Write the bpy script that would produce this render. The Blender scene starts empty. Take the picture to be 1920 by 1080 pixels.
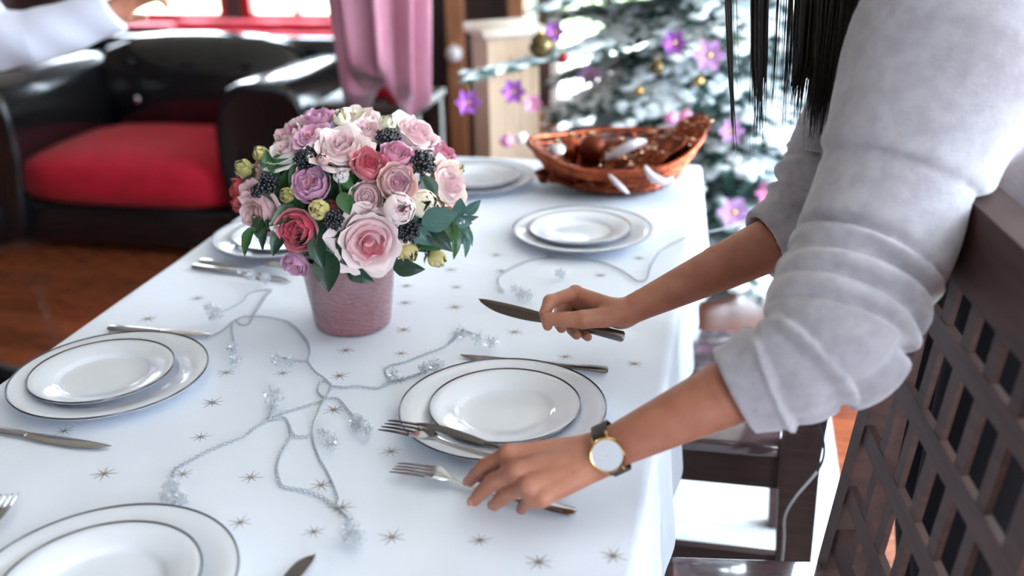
import bpy, bmesh, math, random
import numpy as np
from mathutils import Vector, Matrix

# ------------------------------------------------------------------ camera, sky, exposure
S = bpy.context.scene
COL = S.collection
random.seed(7)
PI = math.pi
FPX, PITCH, ROLL, YAW = 1910.6, .3911, -.0225, .2188     # fitted to the round plates and the table edges
TOP = 0.728                                              # table height
CAM = Vector((0, 0, 1.3961))
_c, _s = math.cos(ROLL), math.sin(ROLL)
_rz = Matrix.Rotation(YAW, 3, 'Z')
_x0, _y0 = Vector((1, 0, 0)), Vector((0, math.sin(PITCH), math.cos(PITCH)))
CF = _rz @ Vector((0, math.cos(PITCH), -math.sin(PITCH)))
CR = _rz @ (_x0 * _c + _y0 * _s)
CU = _rz @ (_y0 * _c - _x0 * _s)

cd = bpy.data.cameras.new('camera')
cam = bpy.data.objects.new('camera', cd)
COL.objects.link(cam)
m = Matrix((CR, CU, -CF)).transposed().to_4x4()
m.translation = CAM
cam.matrix_world = m
cd.sensor_width = 36
cd.lens = FPX / 1920 * 36
cd.clip_start = .05
cd.clip_end = 200
cd.dof.use_dof = True
cd.dof.focus_distance = 1.36
cd.dof.aperture_fstop = 2.2
S.camera = cam

S.view_settings.view_transform = 'Standard'
S.view_settings.look = 'None'
S.view_settings.gamma = 1
S.view_settings.use_curve_mapping = False
S.view_settings.exposure = 2.32
S.cycles.use_denoising = True
S.cycles.max_bounces = 10
S.cycles.caustics_reflective = False
S.cycles.caustics_refractive = False
S.cycles.sample_clamp_indirect = 8

W = bpy.data.worlds.new('sky')
S.world = W
W.use_nodes = True
bg = W.node_tree.nodes['Background']
bg.inputs[0].default_value = (.75, .865, 1.0, 1)
bg.inputs[1].default_value = 4.4


def portal(name, loc, rot, sx, sy):
    "guides the sky light through a window opening; gives no light of its own"
    l = bpy.data.lights.new(name, 'AREA')
    l.shape = 'RECTANGLE'
    l.size, l.size_y = sx, sy
    l.cycles.is_portal = True
    o = bpy.data.objects.new(name, l)
    o.location = loc
    o.rotation_euler = rot
    COL.objects.link(o)


# room extents
RX0, RX1, RY0, RY1, RH = -4.7, 2.3, -1.7, 6.3, 2.6
portal('garden_door_daylight', (.45, RY1 + .02, 1.15), (-PI / 2, 0, 0), 3.1, 2.3)      # garden doors behind the tree
portal('red_window_daylight', (-3.3, RY1 + .02, 1.27), (-PI / 2, 0, 0), 2.2, 1.5)     # red framed windows
portal('window_right_offscreen', (RX1 + .02, 2.4, 1.35), (0, PI / 2, 0), 2.1, 3.6)       # window wall behind the woman
portal('window_left_offscreen', (RX0 - .02, 5.85, 1.5), (0, -PI / 2, 0), 1.2, .6)         # window beside the armchair
portal('window_front_offscreen', (1.5, RY0 - .02, 1.6), (PI / 2, 0, 0), 1.2, 1.5)           # window behind the photographer


def at(px, py, z=TOP):
    "the point at height z seen at photo pixel (px, py)"
    d = CR * ((px - 960) / FPX) + CU * ((540 - py) / FPX) + CF
    return CAM + d * ((z - CAM.z) / d.z)


def deep(px, py, dep):
    "the point at distance dep along the view axis"
    return CAM + (CR * ((px - 960) / FPX) + CU * ((540 - py) / FPX) + CF) * dep


def bone(prev, px, py, L, far=True):
    "the next joint: on the sight line of the pixel, bone length L away from prev"
    d = CR * ((px - 960) / FPX) + CU * ((540 - py) / FPX) + CF
    o = CAM - prev
    a, b, c = d.dot(d), 2 * d.dot(o), o.dot(o) - L * L
    q = b * b - 4 * a * c
    if q <= 0:
        return CAM + d * (-b / (2 * a))
    q = math.sqrt(q)
    return CAM + d * ((-b + (q if far else -q)) / (2 * a))


# ------------------------------------------------------------------ materials
def lin(c):
    r = []
    for v in c:
        v = v / 255
        r.append(v / 12.92 if v <= .04045 else ((v + .055) / 1.055) ** 2.4)
    return (*r, 1)


def mat(name, col, rough=.5, metal=0., col2=None, scale=20., detail=3., bump=0., bscale=None, sheen=0., coat=0.,
        spec=.5, sss=0., stretch=None, objrand=0., trans=0., contrast=None):
    M = bpy.data.materials.new(name)
    M.use_nodes = True
    nt = M.node_tree
    b = nt.nodes['Principled BSDF']
    b.inputs['Base Color'].default_value = lin(col)
    b.inputs['Roughness'].default_value = rough
    b.inputs['Metallic'].default_value = metal
    b.inputs['Specular IOR Level'].default_value = spec
    b.inputs['Coat Weight'].default_value = coat
    b.inputs['Sheen Weight'].default_value = sheen
    b.inputs['Transmission Weight'].default_value = trans
    if sss:
        b.inputs['Subsurface Weight'].default_value = sss
        b.inputs['Subsurface Radius'].default_value = (.012, .005, .003)
        b.inputs['Subsurface Scale'].default_value = 1
    if col2 is not None or bump:
        tc = nt.nodes.new('ShaderNodeTexCoord')
        mp = nt.nodes.new('ShaderNodeMapping')
        nt.links.new(tc.outputs['Object'], mp.inputs[0])
        if stretch:
            mp.inputs['Scale'].default_value = stretch
    if col2 is not None:
        n = nt.nodes.new('ShaderNodeTexNoise')
        n.inputs['Scale'].default_value = scale
        n.inputs['Detail'].default_value = detail
        nt.links.new(mp.outputs[0], n.inputs['Vector'])
        r = nt.nodes.new('ShaderNodeValToRGB')
        lo, hi = contrast or (.35, .65)
        r.color_ramp.elements[0].position = lo
        r.color_ramp.elements[1].position = hi
        r.color_ramp.elements[0].color = lin(col)
        r.color_ramp.elements[1].color = lin(col2)
        nt.links.new(n.outputs[0], r.inputs[0])
        out = r.outputs[0]
        if objrand:
            oi = nt.nodes.new('ShaderNodeObjectInfo')
            hs = nt.nodes.new('ShaderNodeHueSaturation')
            mr = nt.nodes.new('ShaderNodeMapRange')
            mr.inputs['To Min'].default_value = 1 - objrand
            mr.inputs['To Max'].default_value = 1 + objrand
            nt.links.new(oi.outputs['Random'], mr.inputs['Value'])
            nt.links.new(mr.outputs[0], hs.inputs['Value'])
            nt.links.new(out, hs.inputs['Color'])
            out = hs.outputs[0]
        nt.links.new(out, b.inputs['Base Color'])
    if bump:
        n2 = nt.nodes.new('ShaderNodeTexNoise')
        n2.inputs['Scale'].default_value = bscale or scale
        n2.inputs['Detail'].default_value = 4
        nt.links.new(mp.outputs[0], n2.inputs['Vector'])
        bp = nt.nodes.new('ShaderNodeBump')
        bp.inputs['Strength'].default_value = bump
        bp.inputs['Distance'].default_value = .01
        nt.links.new(n2.outputs[0], bp.inputs['Height'])
        nt.links.new(bp.outputs[0], b.inputs['Normal'])
    return M


def clear_mat(name, tint, gloss, rough=.03, milky=0.):
    "thin clear plastic or glass: mostly see-through with a sharp sheen"
    M = bpy.data.materials.new(name)
    M.use_nodes = True
    nt = M.node_tree
    nt.nodes.remove(nt.nodes['Principled BSDF'])
    t = nt.nodes.new('ShaderNodeBsdfTransparent')
    t.inputs[0].default_value = lin(tint)
    g = nt.nodes.new('ShaderNodeBsdfGlossy')
    g.inputs['Roughness'].default_value = rough
    lw = nt.nodes.new('ShaderNodeLayerWeight')
    lw.inputs[0].default_value = gloss
    mx = nt.nodes.new('ShaderNodeMixShader')
    nt.links.new(lw.outputs['Fresnel'], mx.inputs[0])
    nt.links.new(t.outputs[0], mx.inputs[1])
    nt.links.new(g.outputs[0], mx.inputs[2])
    out = mx.outputs[0]
    if milky:
        tl = nt.nodes.new('ShaderNodeBsdfTranslucent')
        tl.inputs[0].default_value = (.95, .97, 1, 1)
        df = nt.nodes.new('ShaderNodeBsdfDiffuse')
        df.inputs[0].default_value = (.95, .97, 1, 1)
        m1 = nt.nodes.new('ShaderNodeMixShader')
        nt.links.new(tl.outputs[0], m1.inputs[1])
        nt.links.new(df.outputs[0], m1.inputs[2])
        m2 = nt.nodes.new('ShaderNodeMixShader')
        m2.inputs[0].default_value = milky
        nt.links.new(out, m2.inputs[1])
        nt.links.new(m1.outputs[0], m2.inputs[2])
        out = m2.outputs[0]
    nt.links.new(out, nt.nodes['Material Output'].inputs[0])
    return M


MT = dict(
    cloth=mat('white_tablecloth', (232, 237, 248), .75, col2=(226, 232, 244), scale=6, bump=.12, bscale=900, sheen=.1),
    star=mat('gilded_print', (142, 130, 124), .5, .15),
    china=mat('white_china', (228, 231, 240), .12, spec=.5, coat=.3),
    rim=mat('dark_silver_rim', (112, 110, 116), .25, .8),
    steel=mat('polished_steel', (196, 194, 196), .16, 1.),
    steel_dark=mat('dark_steel', (120, 114, 112), .24, 1.),
    wire=mat('clear_wire', (176, 182, 190), .25, 0, spec=.8),
    cable=mat('white_cable', (190, 190, 192), .4),
    cable_dark=mat('dark_cable', (50, 54, 58), .4),
    crystal=clear_mat('crystal', (252, 253, 254), .16, .08, milky=.22),
    pane=clear_mat('window_glass', (250, 252, 252), .06, .0),
    vase=None,
    skin=mat('skin', (172, 114, 90), .5, col2=(160, 100, 78), scale=35, bump=.06, bscale=260, sss=.12),
    nail=mat('nail', (206, 140, 132), .25),
    knit=mat('grey_knit', (170, 165, 172), .95, col2=(157, 151, 158), scale=60, bump=.25, bscale=520, sheen=.5),
    cuff=mat('grey_rib', (190, 185, 190), .95, bump=.2, bscale=500, sheen=.4),
    hair=mat('dark_hair', (24, 19, 19), .5, col2=(34, 26, 24), scale=90, spec=.25),
    trouser=mat('dark_trousers', (22, 22, 26), .95, spec=.2),
    shoe=mat('black_shoe', (26, 26, 28), .4),
    lilac=mat('pale_lilac_cotton', (216, 216, 232), .9, bump=.1, bscale=300, sheen=.2),
    wood=mat('dark_chair_wood', (66, 50, 48), .6, col2=(80, 58, 52), scale=9, stretch=(1, 1, 9), spec=.25, bump=.05, bscale=60),
    seatwood=mat('dark_seat_wood', (92, 72, 76), .16, col2=(104, 82, 86), scale=8, stretch=(1, 8, 1), coat=1.),
    tablewood=mat('table_wood', (92, 60, 46), .4, col2=(110, 72, 54), scale=8, stretch=(1, 8, 1)),
    leather=mat('black_leather', (24, 25, 29), .2, bump=.06, bscale=70, coat=.4),
    red=mat('red_velvet', (186, 6, 38), .85, col2=(204, 12, 48), scale=12, sheen=.08),
    redpaint=mat('red_paint', (196, 26, 48), .5),
    brownwall=mat('brown_panel', (58, 42, 38), .6, col2=(70, 50, 44), scale=6, stretch=(6, 6, 1)),
    wall=mat('cream_wall', (226, 222, 216), .9, col2=(220, 216, 210), scale=3),
    tanwall=mat('tan_wall', (150, 132, 122), .9),
    ceil=mat('white_ceiling', (238, 238, 238), .9),
    plank=mat('cherry_floor', (120, 62, 40), .2, col2=(158, 86, 56), scale=7, stretch=(1.2, 14, 1), coat=.5, objrand=.22),
    rug=mat('white_rug', (222, 224, 226), .95, col2=(190, 196, 200), scale=5, stretch=(.4, 3, 1), bump=.5, bscale=150),
    oak=mat('pale_oak', (176, 122, 88), .5, col2=(158, 104, 74), scale=8, stretch=(8, 8, 1)),
    cream=mat('cream_box', (226, 196, 168), .6, col2=(216, 184, 154), scale=5, stretch=(6, 6, 1)),
    creamtop=mat('cream_top', (236, 224, 206), .5),
    darkcab=mat('dark_cabinet', (44, 34, 33), .45, col2=(54, 40, 38), scale=6, stretch=(6, 6, 1)),
    drape=mat('pink_satin', (186, 124, 144), .5, col2=(176, 110, 132), scale=9, sheen=.3),
    needle=mat('fir_needle', (22, 62, 54), .7, col2=(40, 90, 78), scale=60),
    snow=mat('white_flock', (232, 240, 244), .9),
    bark=mat('fir_bark', (70, 54, 46), .9),
    copper=mat('copper', (190, 100, 70), .3, 1., col2=(140, 66, 44), scale=40, bump=.25, bscale=60),
    copperdark=mat('dark_copper', (120, 58, 38), .4, 1., col2=(92, 42, 28), scale=30, bump=.4, bscale=40),
    bead=mat('copper_sequin', (255, 196, 156), .28, 1.),
    silver=mat('silver', (220, 222, 226), .1, 1.),
    ribbon=mat('silver_ribbon', (214, 206, 212), .3, .3),
    gold=mat('gold', (206, 168, 104), .22, 1.),
    dial=mat('white_dial', (200, 204, 212), .5, coat=.3),
    strap=mat('dark_leather_strap', (58, 50, 44), .6, bump=.2, bscale=300),
    leaf=mat('rose_leaf', (44, 84, 46), .38, col2=(62, 104, 58), scale=40),
    leafdark=mat('dark_leaf', (24, 52, 36), .35, col2=(34, 66, 46), scale=40),
    leafblue=mat('eucalyptus_leaf', (60, 96, 88), .45, col2=(80, 116, 108), scale=40),
    stem=mat('green_stem', (62, 92, 52), .6),
    berry=mat('black_berry', (24, 26, 36), .18, coat=.5),
    whiteberry=mat('white_blossom', (236, 238, 236), .7),
    lawn=mat('lawn', (128, 146, 100), .95, col2=(148, 164, 116), scale=3),
    patio=mat('patio', (226, 220, 202), .9, col2=(214, 208, 188), scale=2),
    paving=mat('grey_paving', (170, 174, 180), .9),
    wax=mat('candle_wax', (240, 238, 232), .5, sss=.2),
    lip=mat('lip', (176, 92, 92), .4),
    eye=mat('eye_white', (236, 236, 236), .1),
    iris=mat('iris', (60, 42, 34), .15),
)


def petal_mat(n, c, c2):
    return mat('petal_' + n, c, .55, col2=c2, scale=28, bump=.05, bscale=120, sheen=.25, sss=.08, contrast=(.3, .7))


PET = dict(
    pale=petal_mat('pale', (240, 214, 216), (246, 226, 222)),
    blush=petal_mat('blush', (238, 192, 200), (244, 212, 212)),
    pink=petal_mat('pink', (228, 152, 180), (238, 178, 198)),
    lilac=petal_mat('lilac', (222, 158, 196), (232, 182, 210)),
    rosy=petal_mat('rosy', (226, 110, 132), (238, 150, 160)),
    deep=petal_mat('deep', (206, 62, 92), (220, 96, 116)),
    red=petal_mat('red', (196, 64, 74), (206, 84, 88)),
    dusty=petal_mat('dusty', (206, 158, 156), (214, 172, 166)),
    cream=petal_mat('cream', (240, 226, 196), (244, 232, 214)),
    yellow=petal_mat('yellow', (206, 190, 116), (222, 206, 140)),
    olive=petal_mat('olive', (146, 142, 76), (170, 160, 92)),
    peach=petal_mat('peach', (240, 196, 182), (244, 206, 196)),
    white=petal_mat('white', (240, 232, 232), (246, 240, 238)),
)


def vase_mat():
    M = mat('pink_glaze', (154, 120, 127), .25, col2=(142, 96, 102), scale=9, coat=.5)
    nt = M.node_tree
    b = nt.nodes['Principled BSDF']
    tc = nt.nodes.new('ShaderNodeTexCoord')
    mp = nt.nodes.new('ShaderNodeMapping')
    mp.inputs['Scale'].default_value = (60, 60, 150)
    v = nt.nodes.new('ShaderNodeTexVoronoi')
    v.feature = 'SMOOTH_F1'
    v.inputs['Scale'].default_value = 1.6
    nt.links.new(tc.outputs['Object'], mp.inputs[0])
    nt.links.new(mp.outputs[0], v.inputs['Vector'])
    bp = nt.nodes.new('ShaderNodeBump')
    bp.inputs['Strength'].default_value = .7
    bp.inputs['Distance'].default_value = .004
    nt.links.new(v.outputs['Distance'], bp.inputs['Height'])
    nt.links.new(bp.outputs[0], b.inputs['Normal'])
    return M


MT['vase'] = vase_mat()


# ------------------------------------------------------------------ mesh helpers
def new_mesh(name, verts, faces, smooth=True, sharp=None):
    me = bpy.data.meshes.new(name)
    me.from_pydata([tuple(v) for v in verts], [], faces)
    me.update()
    if smooth:
        me.shade_smooth()
        if sharp:
            me.set_sharp_from_angle(angle=math.radians(sharp))
    return me


def link(name, me, material, parent=None, loc=None, matrix=None):
    if material is not None and not me.materials:
        me.materials.append(MT[material] if isinstance(material, str) else material)
    o = bpy.data.objects.new(name, me)
    COL.objects.link(o)
    if parent:
        o.parent = parent
    if matrix is not None:
        o.matrix_basis = matrix
    elif loc is not None:
        o.location = loc
    return o


def tag(o, label=None, cat=None, group=None, kind=None):
    if label: o['label'] = label
    if cat: o['category'] = cat
    if group: o['group'] = group
    if kind: o['kind'] = kind
    return o


def thing(name, label, cat, loc=(0, 0, 0), rz=0., group=None, matrix=None):
    o = bpy.data.objects.new(name, None)
    o.empty_display_size = .05
    COL.objects.link(o)
    if matrix is not None:
        o.matrix_basis = matrix
    else:
        o.location = loc
        o.rotation_euler = (0, 0, rz)
    return tag(o, label, cat, group)


class MB:
    "collects primitive shapes into one mesh"
    def __init__(s): s.v, s.f = [], []

    def add(s, v, f):
        n = len(s.v)
        s.v += [tuple(p) for p in v]
        s.f += [tuple(i + n for i in q) for q in f]
        return s

    def box(s, lo, hi):
        x0, y0, z0 = lo
        x1, y1, z1 = hi
        return s.add([(x0, y0, z0), (x1, y0, z0), (x1, y1, z0), (x0, y1, z0), (x0, y0, z1), (x1, y0, z1), (x1, y1, z1), (x0, y1, z1)],
                     [(0, 3, 2, 1), (4, 5, 6, 7), (0, 1, 5, 4), (1, 2, 6, 5), (2, 3, 7, 6), (3, 0, 4, 7)])

    def lathe(s, prof, n=32, cap=False):
        v = [(r * math.cos(2 * PI * k / n), r * math.sin(2 * PI * k / n), z) for r, z in prof for k in range(n)]
        f = [(i * n + k, i * n + (k + 1) % n, (i + 1) * n + (k + 1) % n, (i + 1) * n + k) for i in range(len(prof) - 1) for k in range(n)]
        if cap:
            f += [tuple(range(n))[::-1], tuple((len(prof) - 1) * n + k for k in range(n))]
        return s.add(v, f)

    def tube(s, pts, rad, n=8, flat=None, up=None):
        pts = [Vector(p) for p in pts]
        if not hasattr(rad, '__len__'): rad = [rad] * len(pts)
        t0 = (pts[1] - pts[0]).normalized()
        a = up or Vector((0, 0, 1))
        if abs(t0.dot(a)) > .95: a = Vector((1, 0, 0))
        nrm = (a - t0 * a.dot(t0)).normalized()
        v = []
        for i, p in enumerate(pts):
            t = (pts[min(i + 1, len(pts) - 1)] - pts[max(i - 1, 0)])
            if t.length < 1e-9: t = t0
            t.normalize()
            nrm = nrm - t * nrm.dot(t)
            nrm.normalize()
            b = t.cross(nrm)
            for k in range(n):
                q = 2 * PI * k / n
                v.append(p + (b * math.cos(q) + nrm * math.sin(q) * (flat or 1)) * rad[i])
        f = [(i * n + k, i * n + (k + 1) % n, (i + 1) * n + (k + 1) % n, (i + 1) * n + k) for i in range(len(pts) - 1) for k in range(n)]
        f += [tuple(range(n))[::-1], tuple((len(pts) - 1) * n + k for k in range(n))]
        return s.add(v, f)

    def ball(s, c, r, n=10, m=6):
        if not hasattr(r, '__len__'): r = (r, r, r)
        v, f = [(c[0], c[1], c[2] - r[2])], []
        for i in range(1, m):
            for k in range(n):
                a, b = PI * i / m, 2 * PI * k / n
                v.append((c[0] + r[0] * math.sin(a) * math.cos(b), c[1] + r[1] * math.sin(a) * math.sin(b), c[2] - r[2] * math.cos(a)))
        v.append((c[0], c[1], c[2] + r[2]))
        L = len(v) - 1
        for k in range(n):
            f.append((0, 1 + (k + 1) % n, 1 + k))
            f.append((L, 1 + (m - 2) * n + k, 1 + (m - 2) * n + (k + 1) % n))
            for i in range(m - 2):
                f.append((1 + i * n + k, 1 + i * n + (k + 1) % n, 1 + (i + 1) * n + (k + 1) % n, 1 + (i + 1) * n + k))
        return s.add(v, f)

    def mesh(s, name, smooth=True, sharp=None): return new_mesh(name, s.v, s.f, smooth, sharp)

    def build(s, name, material, parent=None, smooth=True, sharp=40, loc=None, matrix=None):
        return link(name, s.mesh(name, smooth, sharp), material, parent, loc, matrix)


def rbox(lo, hi, bev, seg=3, puff=0.):
    "rounded box; puff swells the faces like a cushion"
    bm = bmesh.new()
    bmesh.ops.create_cube(bm, size=1)
    lo, hi = Vector(lo), Vector(hi)
    sz = hi - lo
    for v in bm.verts:
        v.co = Vector((v.co.x * sz.x, v.co.y * sz.y, v.co.z * sz.z)) + (lo + hi) / 2
    if puff:
        bmesh.ops.subdivide_edges(bm, edges=bm.edges[:], cuts=5, use_grid_fill=True)
        c = (lo + hi) / 2
        for v in bm.verts:
            q = [(v.co[i] - c[i]) / (sz[i] / 2) for i in range(3)]
            for i in range(3):
                j, k = (i + 1) % 3, (i + 2) % 3
                w = max(0, 1 - q[j] ** 2) * max(0, 1 - q[k] ** 2)
                v.co[i] += q[i] * puff * math.sqrt(w) * abs(q[i]) - q[i] * bev * .5 * (abs(q[j]) ** 4 + abs(q[k]) ** 4)
    else:
        bmesh.ops.bevel(bm, geom=bm.edges[:], offset=bev, segments=seg, affect='EDGES', profile=.5)
    me = bpy.data.meshes.new('m')
    bm.to_mesh(me)
    bm.free()
    me.shade_smooth()
    if not puff: me.set_sharp_from_angle(angle=math.radians(50))
    return me


def smooth_path(pts, n):
    "Catmull-Rom through the points, n samples per span"
    P = [Vector(p) for p in pts]
    P = [P[0] * 2 - P[1]] + P + [P[-1] * 2 - P[-2]]
    out = []
    for i in range(1, len(P) - 2):
        for k in range(n):
            t = k / n
            a, b, c, d = P[i - 1], P[i], P[i + 1], P[i + 2]
            out.append(.5 * ((2 * b) + (c - a) * t + (2 * a - 5 * b + 4 * c - d) * t * t + (3 * b - a - 3 * c + d) * t ** 3))
    out.append(P[-2])
    return out


def frame(xdir, zhint, origin):
    x = Vector(xdir).normalized()
    z = Vector(zhint)
    z = (z - x * z.dot(x)).normalized()
    y = z.cross(x)
    M_ = Matrix((x, y, z)).transposed().to_4x4()
    M_.translation = Vector(origin)
    return M_


def zframe(zdir, xhint, origin, scale=1.):
    z = Vector(zdir).normalized()
    x = Vector(xhint)
    x = (x - z * x.dot(z)).normalized()
    y = z.cross(x)
    M_ = Matrix((x * scale, y * scale, z * scale)).transposed().to_4x4()
    M_.translation = Vector(origin)
    return M_


def copy_tree(o, parent=None):
    c = o.copy()
    COL.objects.link(c)
    c.parent = parent
    for ch in list(o.children):
        copy_tree(ch, c)
    return c


# ------------------------------------------------------------------ distance fields for bodies and knitwear
class Field:
    def __init__(s, lo, hi, h):
        s.lo, s.h = np.array(lo, float), h
        s.n = np.ceil((np.array(hi, float) - s.lo) / h).astype(int) + 1
        s.ax = [(s.lo[i] + h * np.arange(s.n[i])).astype(np.float32) for i in range(3)]
        s.d = np.full(s.n, .05, np.float32)

    def block(s, lo, hi):
        a = np.clip(np.floor((np.array(lo) - s.lo) / s.h).astype(int), 0, s.n)
        b = np.clip(np.ceil((np.array(hi) - s.lo) / s.h).astype(int) + 1, 0, s.n)
        sl = tuple(slice(a[i], b[i]) for i in range(3))
        X = s.ax[0][sl[0]][:, None, None]
        Y = s.ax[1][sl[1]][None, :, None]
        Z = s.ax[2][sl[2]][None, None, :]
        return sl, X, Y, Z

    def chain(s, pts, rad, k=.004, flat=None, disp=None, sub=False, clip=None, m=.02):
        "a swept tube through pts; flat=(normal, factor) squashes it; disp(s, off) swells the surface"
        pts = [np.array(p, np.float32) for p in pts]
        R = max(rad) + m
        lo = np.min(pts, 0) - R
        hi = np.max(pts, 0) + R
        sl, X, Y, Z = s.block(lo, hi)
        if 0 in s.d[sl].shape: return
        best = arc = off = None
        L = 0.
        for i in range(len(pts) - 1):
            a, b = pts[i], pts[i + 1]
            ab = b - a
            ll = float(np.linalg.norm(ab))
            px, py, pz = X - a[0], Y - a[1], Z - a[2]
            t = np.clip((px * ab[0] + py * ab[1] + pz * ab[2]) / (ll * ll), 0, 1)
            ox, oy, oz = px - t * ab[0], py - t * ab[1], pz - t * ab[2]
            if flat is not None:
                nv, fs = flat
                c = (ox * nv[0] + oy * nv[1] + oz * nv[2]) * (1 / fs - 1)
                dd = np.sqrt((ox + c * nv[0]) ** 2 + (oy + c * nv[1]) ** 2 + (oz + c * nv[2]) ** 2)
                dd = (dd - (rad[i] + (rad[i + 1] - rad[i]) * t)) * (fs ** .5)
            else:
                dd = np.sqrt(ox * ox + oy * oy + oz * oz) - (rad[i] + (rad[i + 1] - rad[i]) * t)
            if best is None:
                best = dd
                if disp: arc, off = L + t * ll, [ox + 0 * t, oy + 0 * t, oz + 0 * t]
            else:
                w = dd < best
                best = np.where(w, dd, best)
                if disp:
                    arc = np.where(w, L + t * ll, arc)
                    off = [np.where(w, q, off[j]) for j, q in enumerate((ox, oy, oz))]
            L += ll
        if disp: best = best - disp(arc, off)
        if clip is not None:
            for p, n in clip:
                best = np.maximum(best, (X - p[0]) * n[0] + (Y - p[1]) * n[1] + (Z - p[2]) * n[2])
        s._merge(sl, best, k, sub)

    def ell(s, c, r, k=.01, rot=None, sub=False):
        c = np.array(c, np.float32)
        R = max(r) + .02
        sl, X, Y, Z = s.block(c - R, c + R)
        if 0 in s.d[sl].shape: return
        x, y, z = X - c[0], Y - c[1], Z - c[2]
        if rot is not None:
            q = [x * rot[0][i] + y * rot[1][i] + z * rot[2][i] for i in range(3)]
        else:
            q = [x, y, z]
        k0 = np.sqrt((q[0] / r[0]) ** 2 + (q[1] / r[1]) ** 2 + (q[2] / r[2]) ** 2)
        k1 = np.sqrt((q[0] / r[0] ** 2) ** 2 + (q[1] / r[1] ** 2) ** 2 + (q[2] / r[2] ** 2) ** 2)
        s._merge(sl, k0 * (k0 - 1) / np.maximum(k1, 1e-5), k, sub)

    def _merge(s, sl, d2, k, sub):
        d1 = s.d[sl]
        if sub:
            s.d[sl] = np.maximum(d1, -d2)
            return
        h = np.clip(.5 + .5 * (d2 - d1) / k, 0, 1)
        s.d[sl] = d2 * (1 - h) + d1 * h - k * h * (1 - h)

    def net(s):
        "surface nets"
        d = s.d
        ins = d < 0
        nx, ny, nz = d.shape
        cnt = np.zeros((nx - 1, ny - 1, nz - 1), np.int8)
        for i in (0, 1):
            for j in (0, 1):
                for k in (0, 1):
                    cnt += ins[i:nx - 1 + i, j:ny - 1 + j, k:nz - 1 + k]
        idx = np.argwhere((cnt > 0) & (cnt < 8))
        ids = np.full(cnt.shape, -1, np.int32)
        ids[tuple(idx.T)] = np.arange(len(idx))
        acc = np.zeros((len(idx), 3))
        num = np.zeros(len(idx))
        cor = [(i, j, k) for i in (0, 1) for j in (0, 1) for k in (0, 1)]
        val = {c: d[idx[:, 0] + c[0], idx[:, 1] + c[1], idx[:, 2] + c[2]] for c in cor}
        for c in cor:
            for a in range(3):
                if c[a] == 0:
                    e = list(c)
                    e[a] = 1
                    v0, v1 = val[c], val[tuple(e)]
                    w = (v0 < 0) != (v1 < 0)
                    t = np.where(w, v0 / np.where(w, v0 - v1, 1), 0)
                    p = np.array(c, float)[None, :].repeat(len(idx), 0)
                    p[:, a] += t
                    acc[w] += p[w]
                    num[w] += 1
        verts = s.lo + s.h * (idx + acc / num[:, None])
        faces = []
        for a in range(3):
            b, c = (a + 1) % 3, (a + 2) % 3
            s0 = [slice(None)] * 3
            s1 = [slice(None)] * 3
            s0[a], s1[a] = slice(0, -1), slice(1, None)
            w = ins[tuple(s0)] != ins[tuple(s1)]
            e = np.argwhere(w)
            e = e[(e[:, b] > 0) & (e[:, c] > 0) & (e[:, b] < d.shape[b] - 1) & (e[:, c] < d.shape[c] - 1)]
            q = []
            for db, dc in ((-1, -1), (0, -1), (0, 0), (-1, 0)):
                g = e.copy()
                g[:, b] += db
                g[:, c] += dc
                q.append(ids[tuple(g.T)])
            q = np.stack(q, 1)
            fl = ~ins[tuple(e.T)]
            q[fl] = q[fl][:, ::-1]
            faces.append(q)
        faces = np.concatenate(faces)
        return verts, faces[(faces >= 0).all(1)]


def field_mesh(name, parts):
    "one mesh from one or more fields"
    V, Fc, n = [], [], 0
    for f in parts:
        v, q = f.net()
        V.append(v)
        Fc.append(q + n)
        n += len(v)
    V, Fc = np.concatenate(V), np.concatenate(Fc)
    me = bpy.data.meshes.new(name)
    me.vertices.add(len(V))
    me.vertices.foreach_set('co', V.astype(np.float32).ravel())
    me.loops.add(Fc.size)
    me.loops.foreach_set('vertex_index', Fc.astype(np.int32).ravel())
    me.polygons.add(len(Fc))
    me.polygons.foreach_set('loop_start', np.arange(0, Fc.size, 4, dtype=np.int32))
    me.update(calc_edges=True)
    me.validate()
    me.shade_smooth()
    return me


# ------------------------------------------------------------------ the room
def structure(name, mb, material, parent=None, smooth=False):
    o = mb.build(name, material, parent, smooth=smooth)
    if parent is None: tag(o, kind='structure')
    return o


floor = structure('floor', MB().box((RX0, RY0, -.08), (RX1, RY1, -.012)), 'darkcab')
tag(floor, 'polished reddish brown wooden plank floor')
PW = .125
pm = MB().box((-1.75, -PW / 2 + .0012, -.012), (1.75, PW / 2 - .0012, 0)).mesh('plank', False)
pm.materials.append(MT['plank'])
row = 0
yy = RY0 + PW / 2
while yy < RY1:
    sh = (row * 1.37) % 3.5
    for xc in (-1.75 - 3.5, -1.75, 1.75):
        x0, x1 = max(RX0, xc - 1.75 + sh - .9), min(RX1, xc + 1.75 + sh - .9)
        if x1 - x0 > .1:
            o = link('plank', pm, None, floor, loc=((x0 + x1) / 2, yy, 0))
            o.scale.x = (x1 - x0 - .002) / 3.5
    yy += PW
    row += 1
structure('ceiling', MB().box((RX0, RY0, RH), (RX1, RY1, RH + .1)), 'ceil')
structure('wall_left', MB().box((RX0 - .12, RY0, 0), (RX0, 5.55, RH)).box((RX0 - .12, 6.15, 0), (RX0, RY1, RH)).box((RX0 - .12, 5.55, 0), (RX0, 6.15, .9)).box((RX0 - .12, 5.55, 2.1), (RX0, 6.15, RH)), 'brownwall')
T = .14
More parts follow.
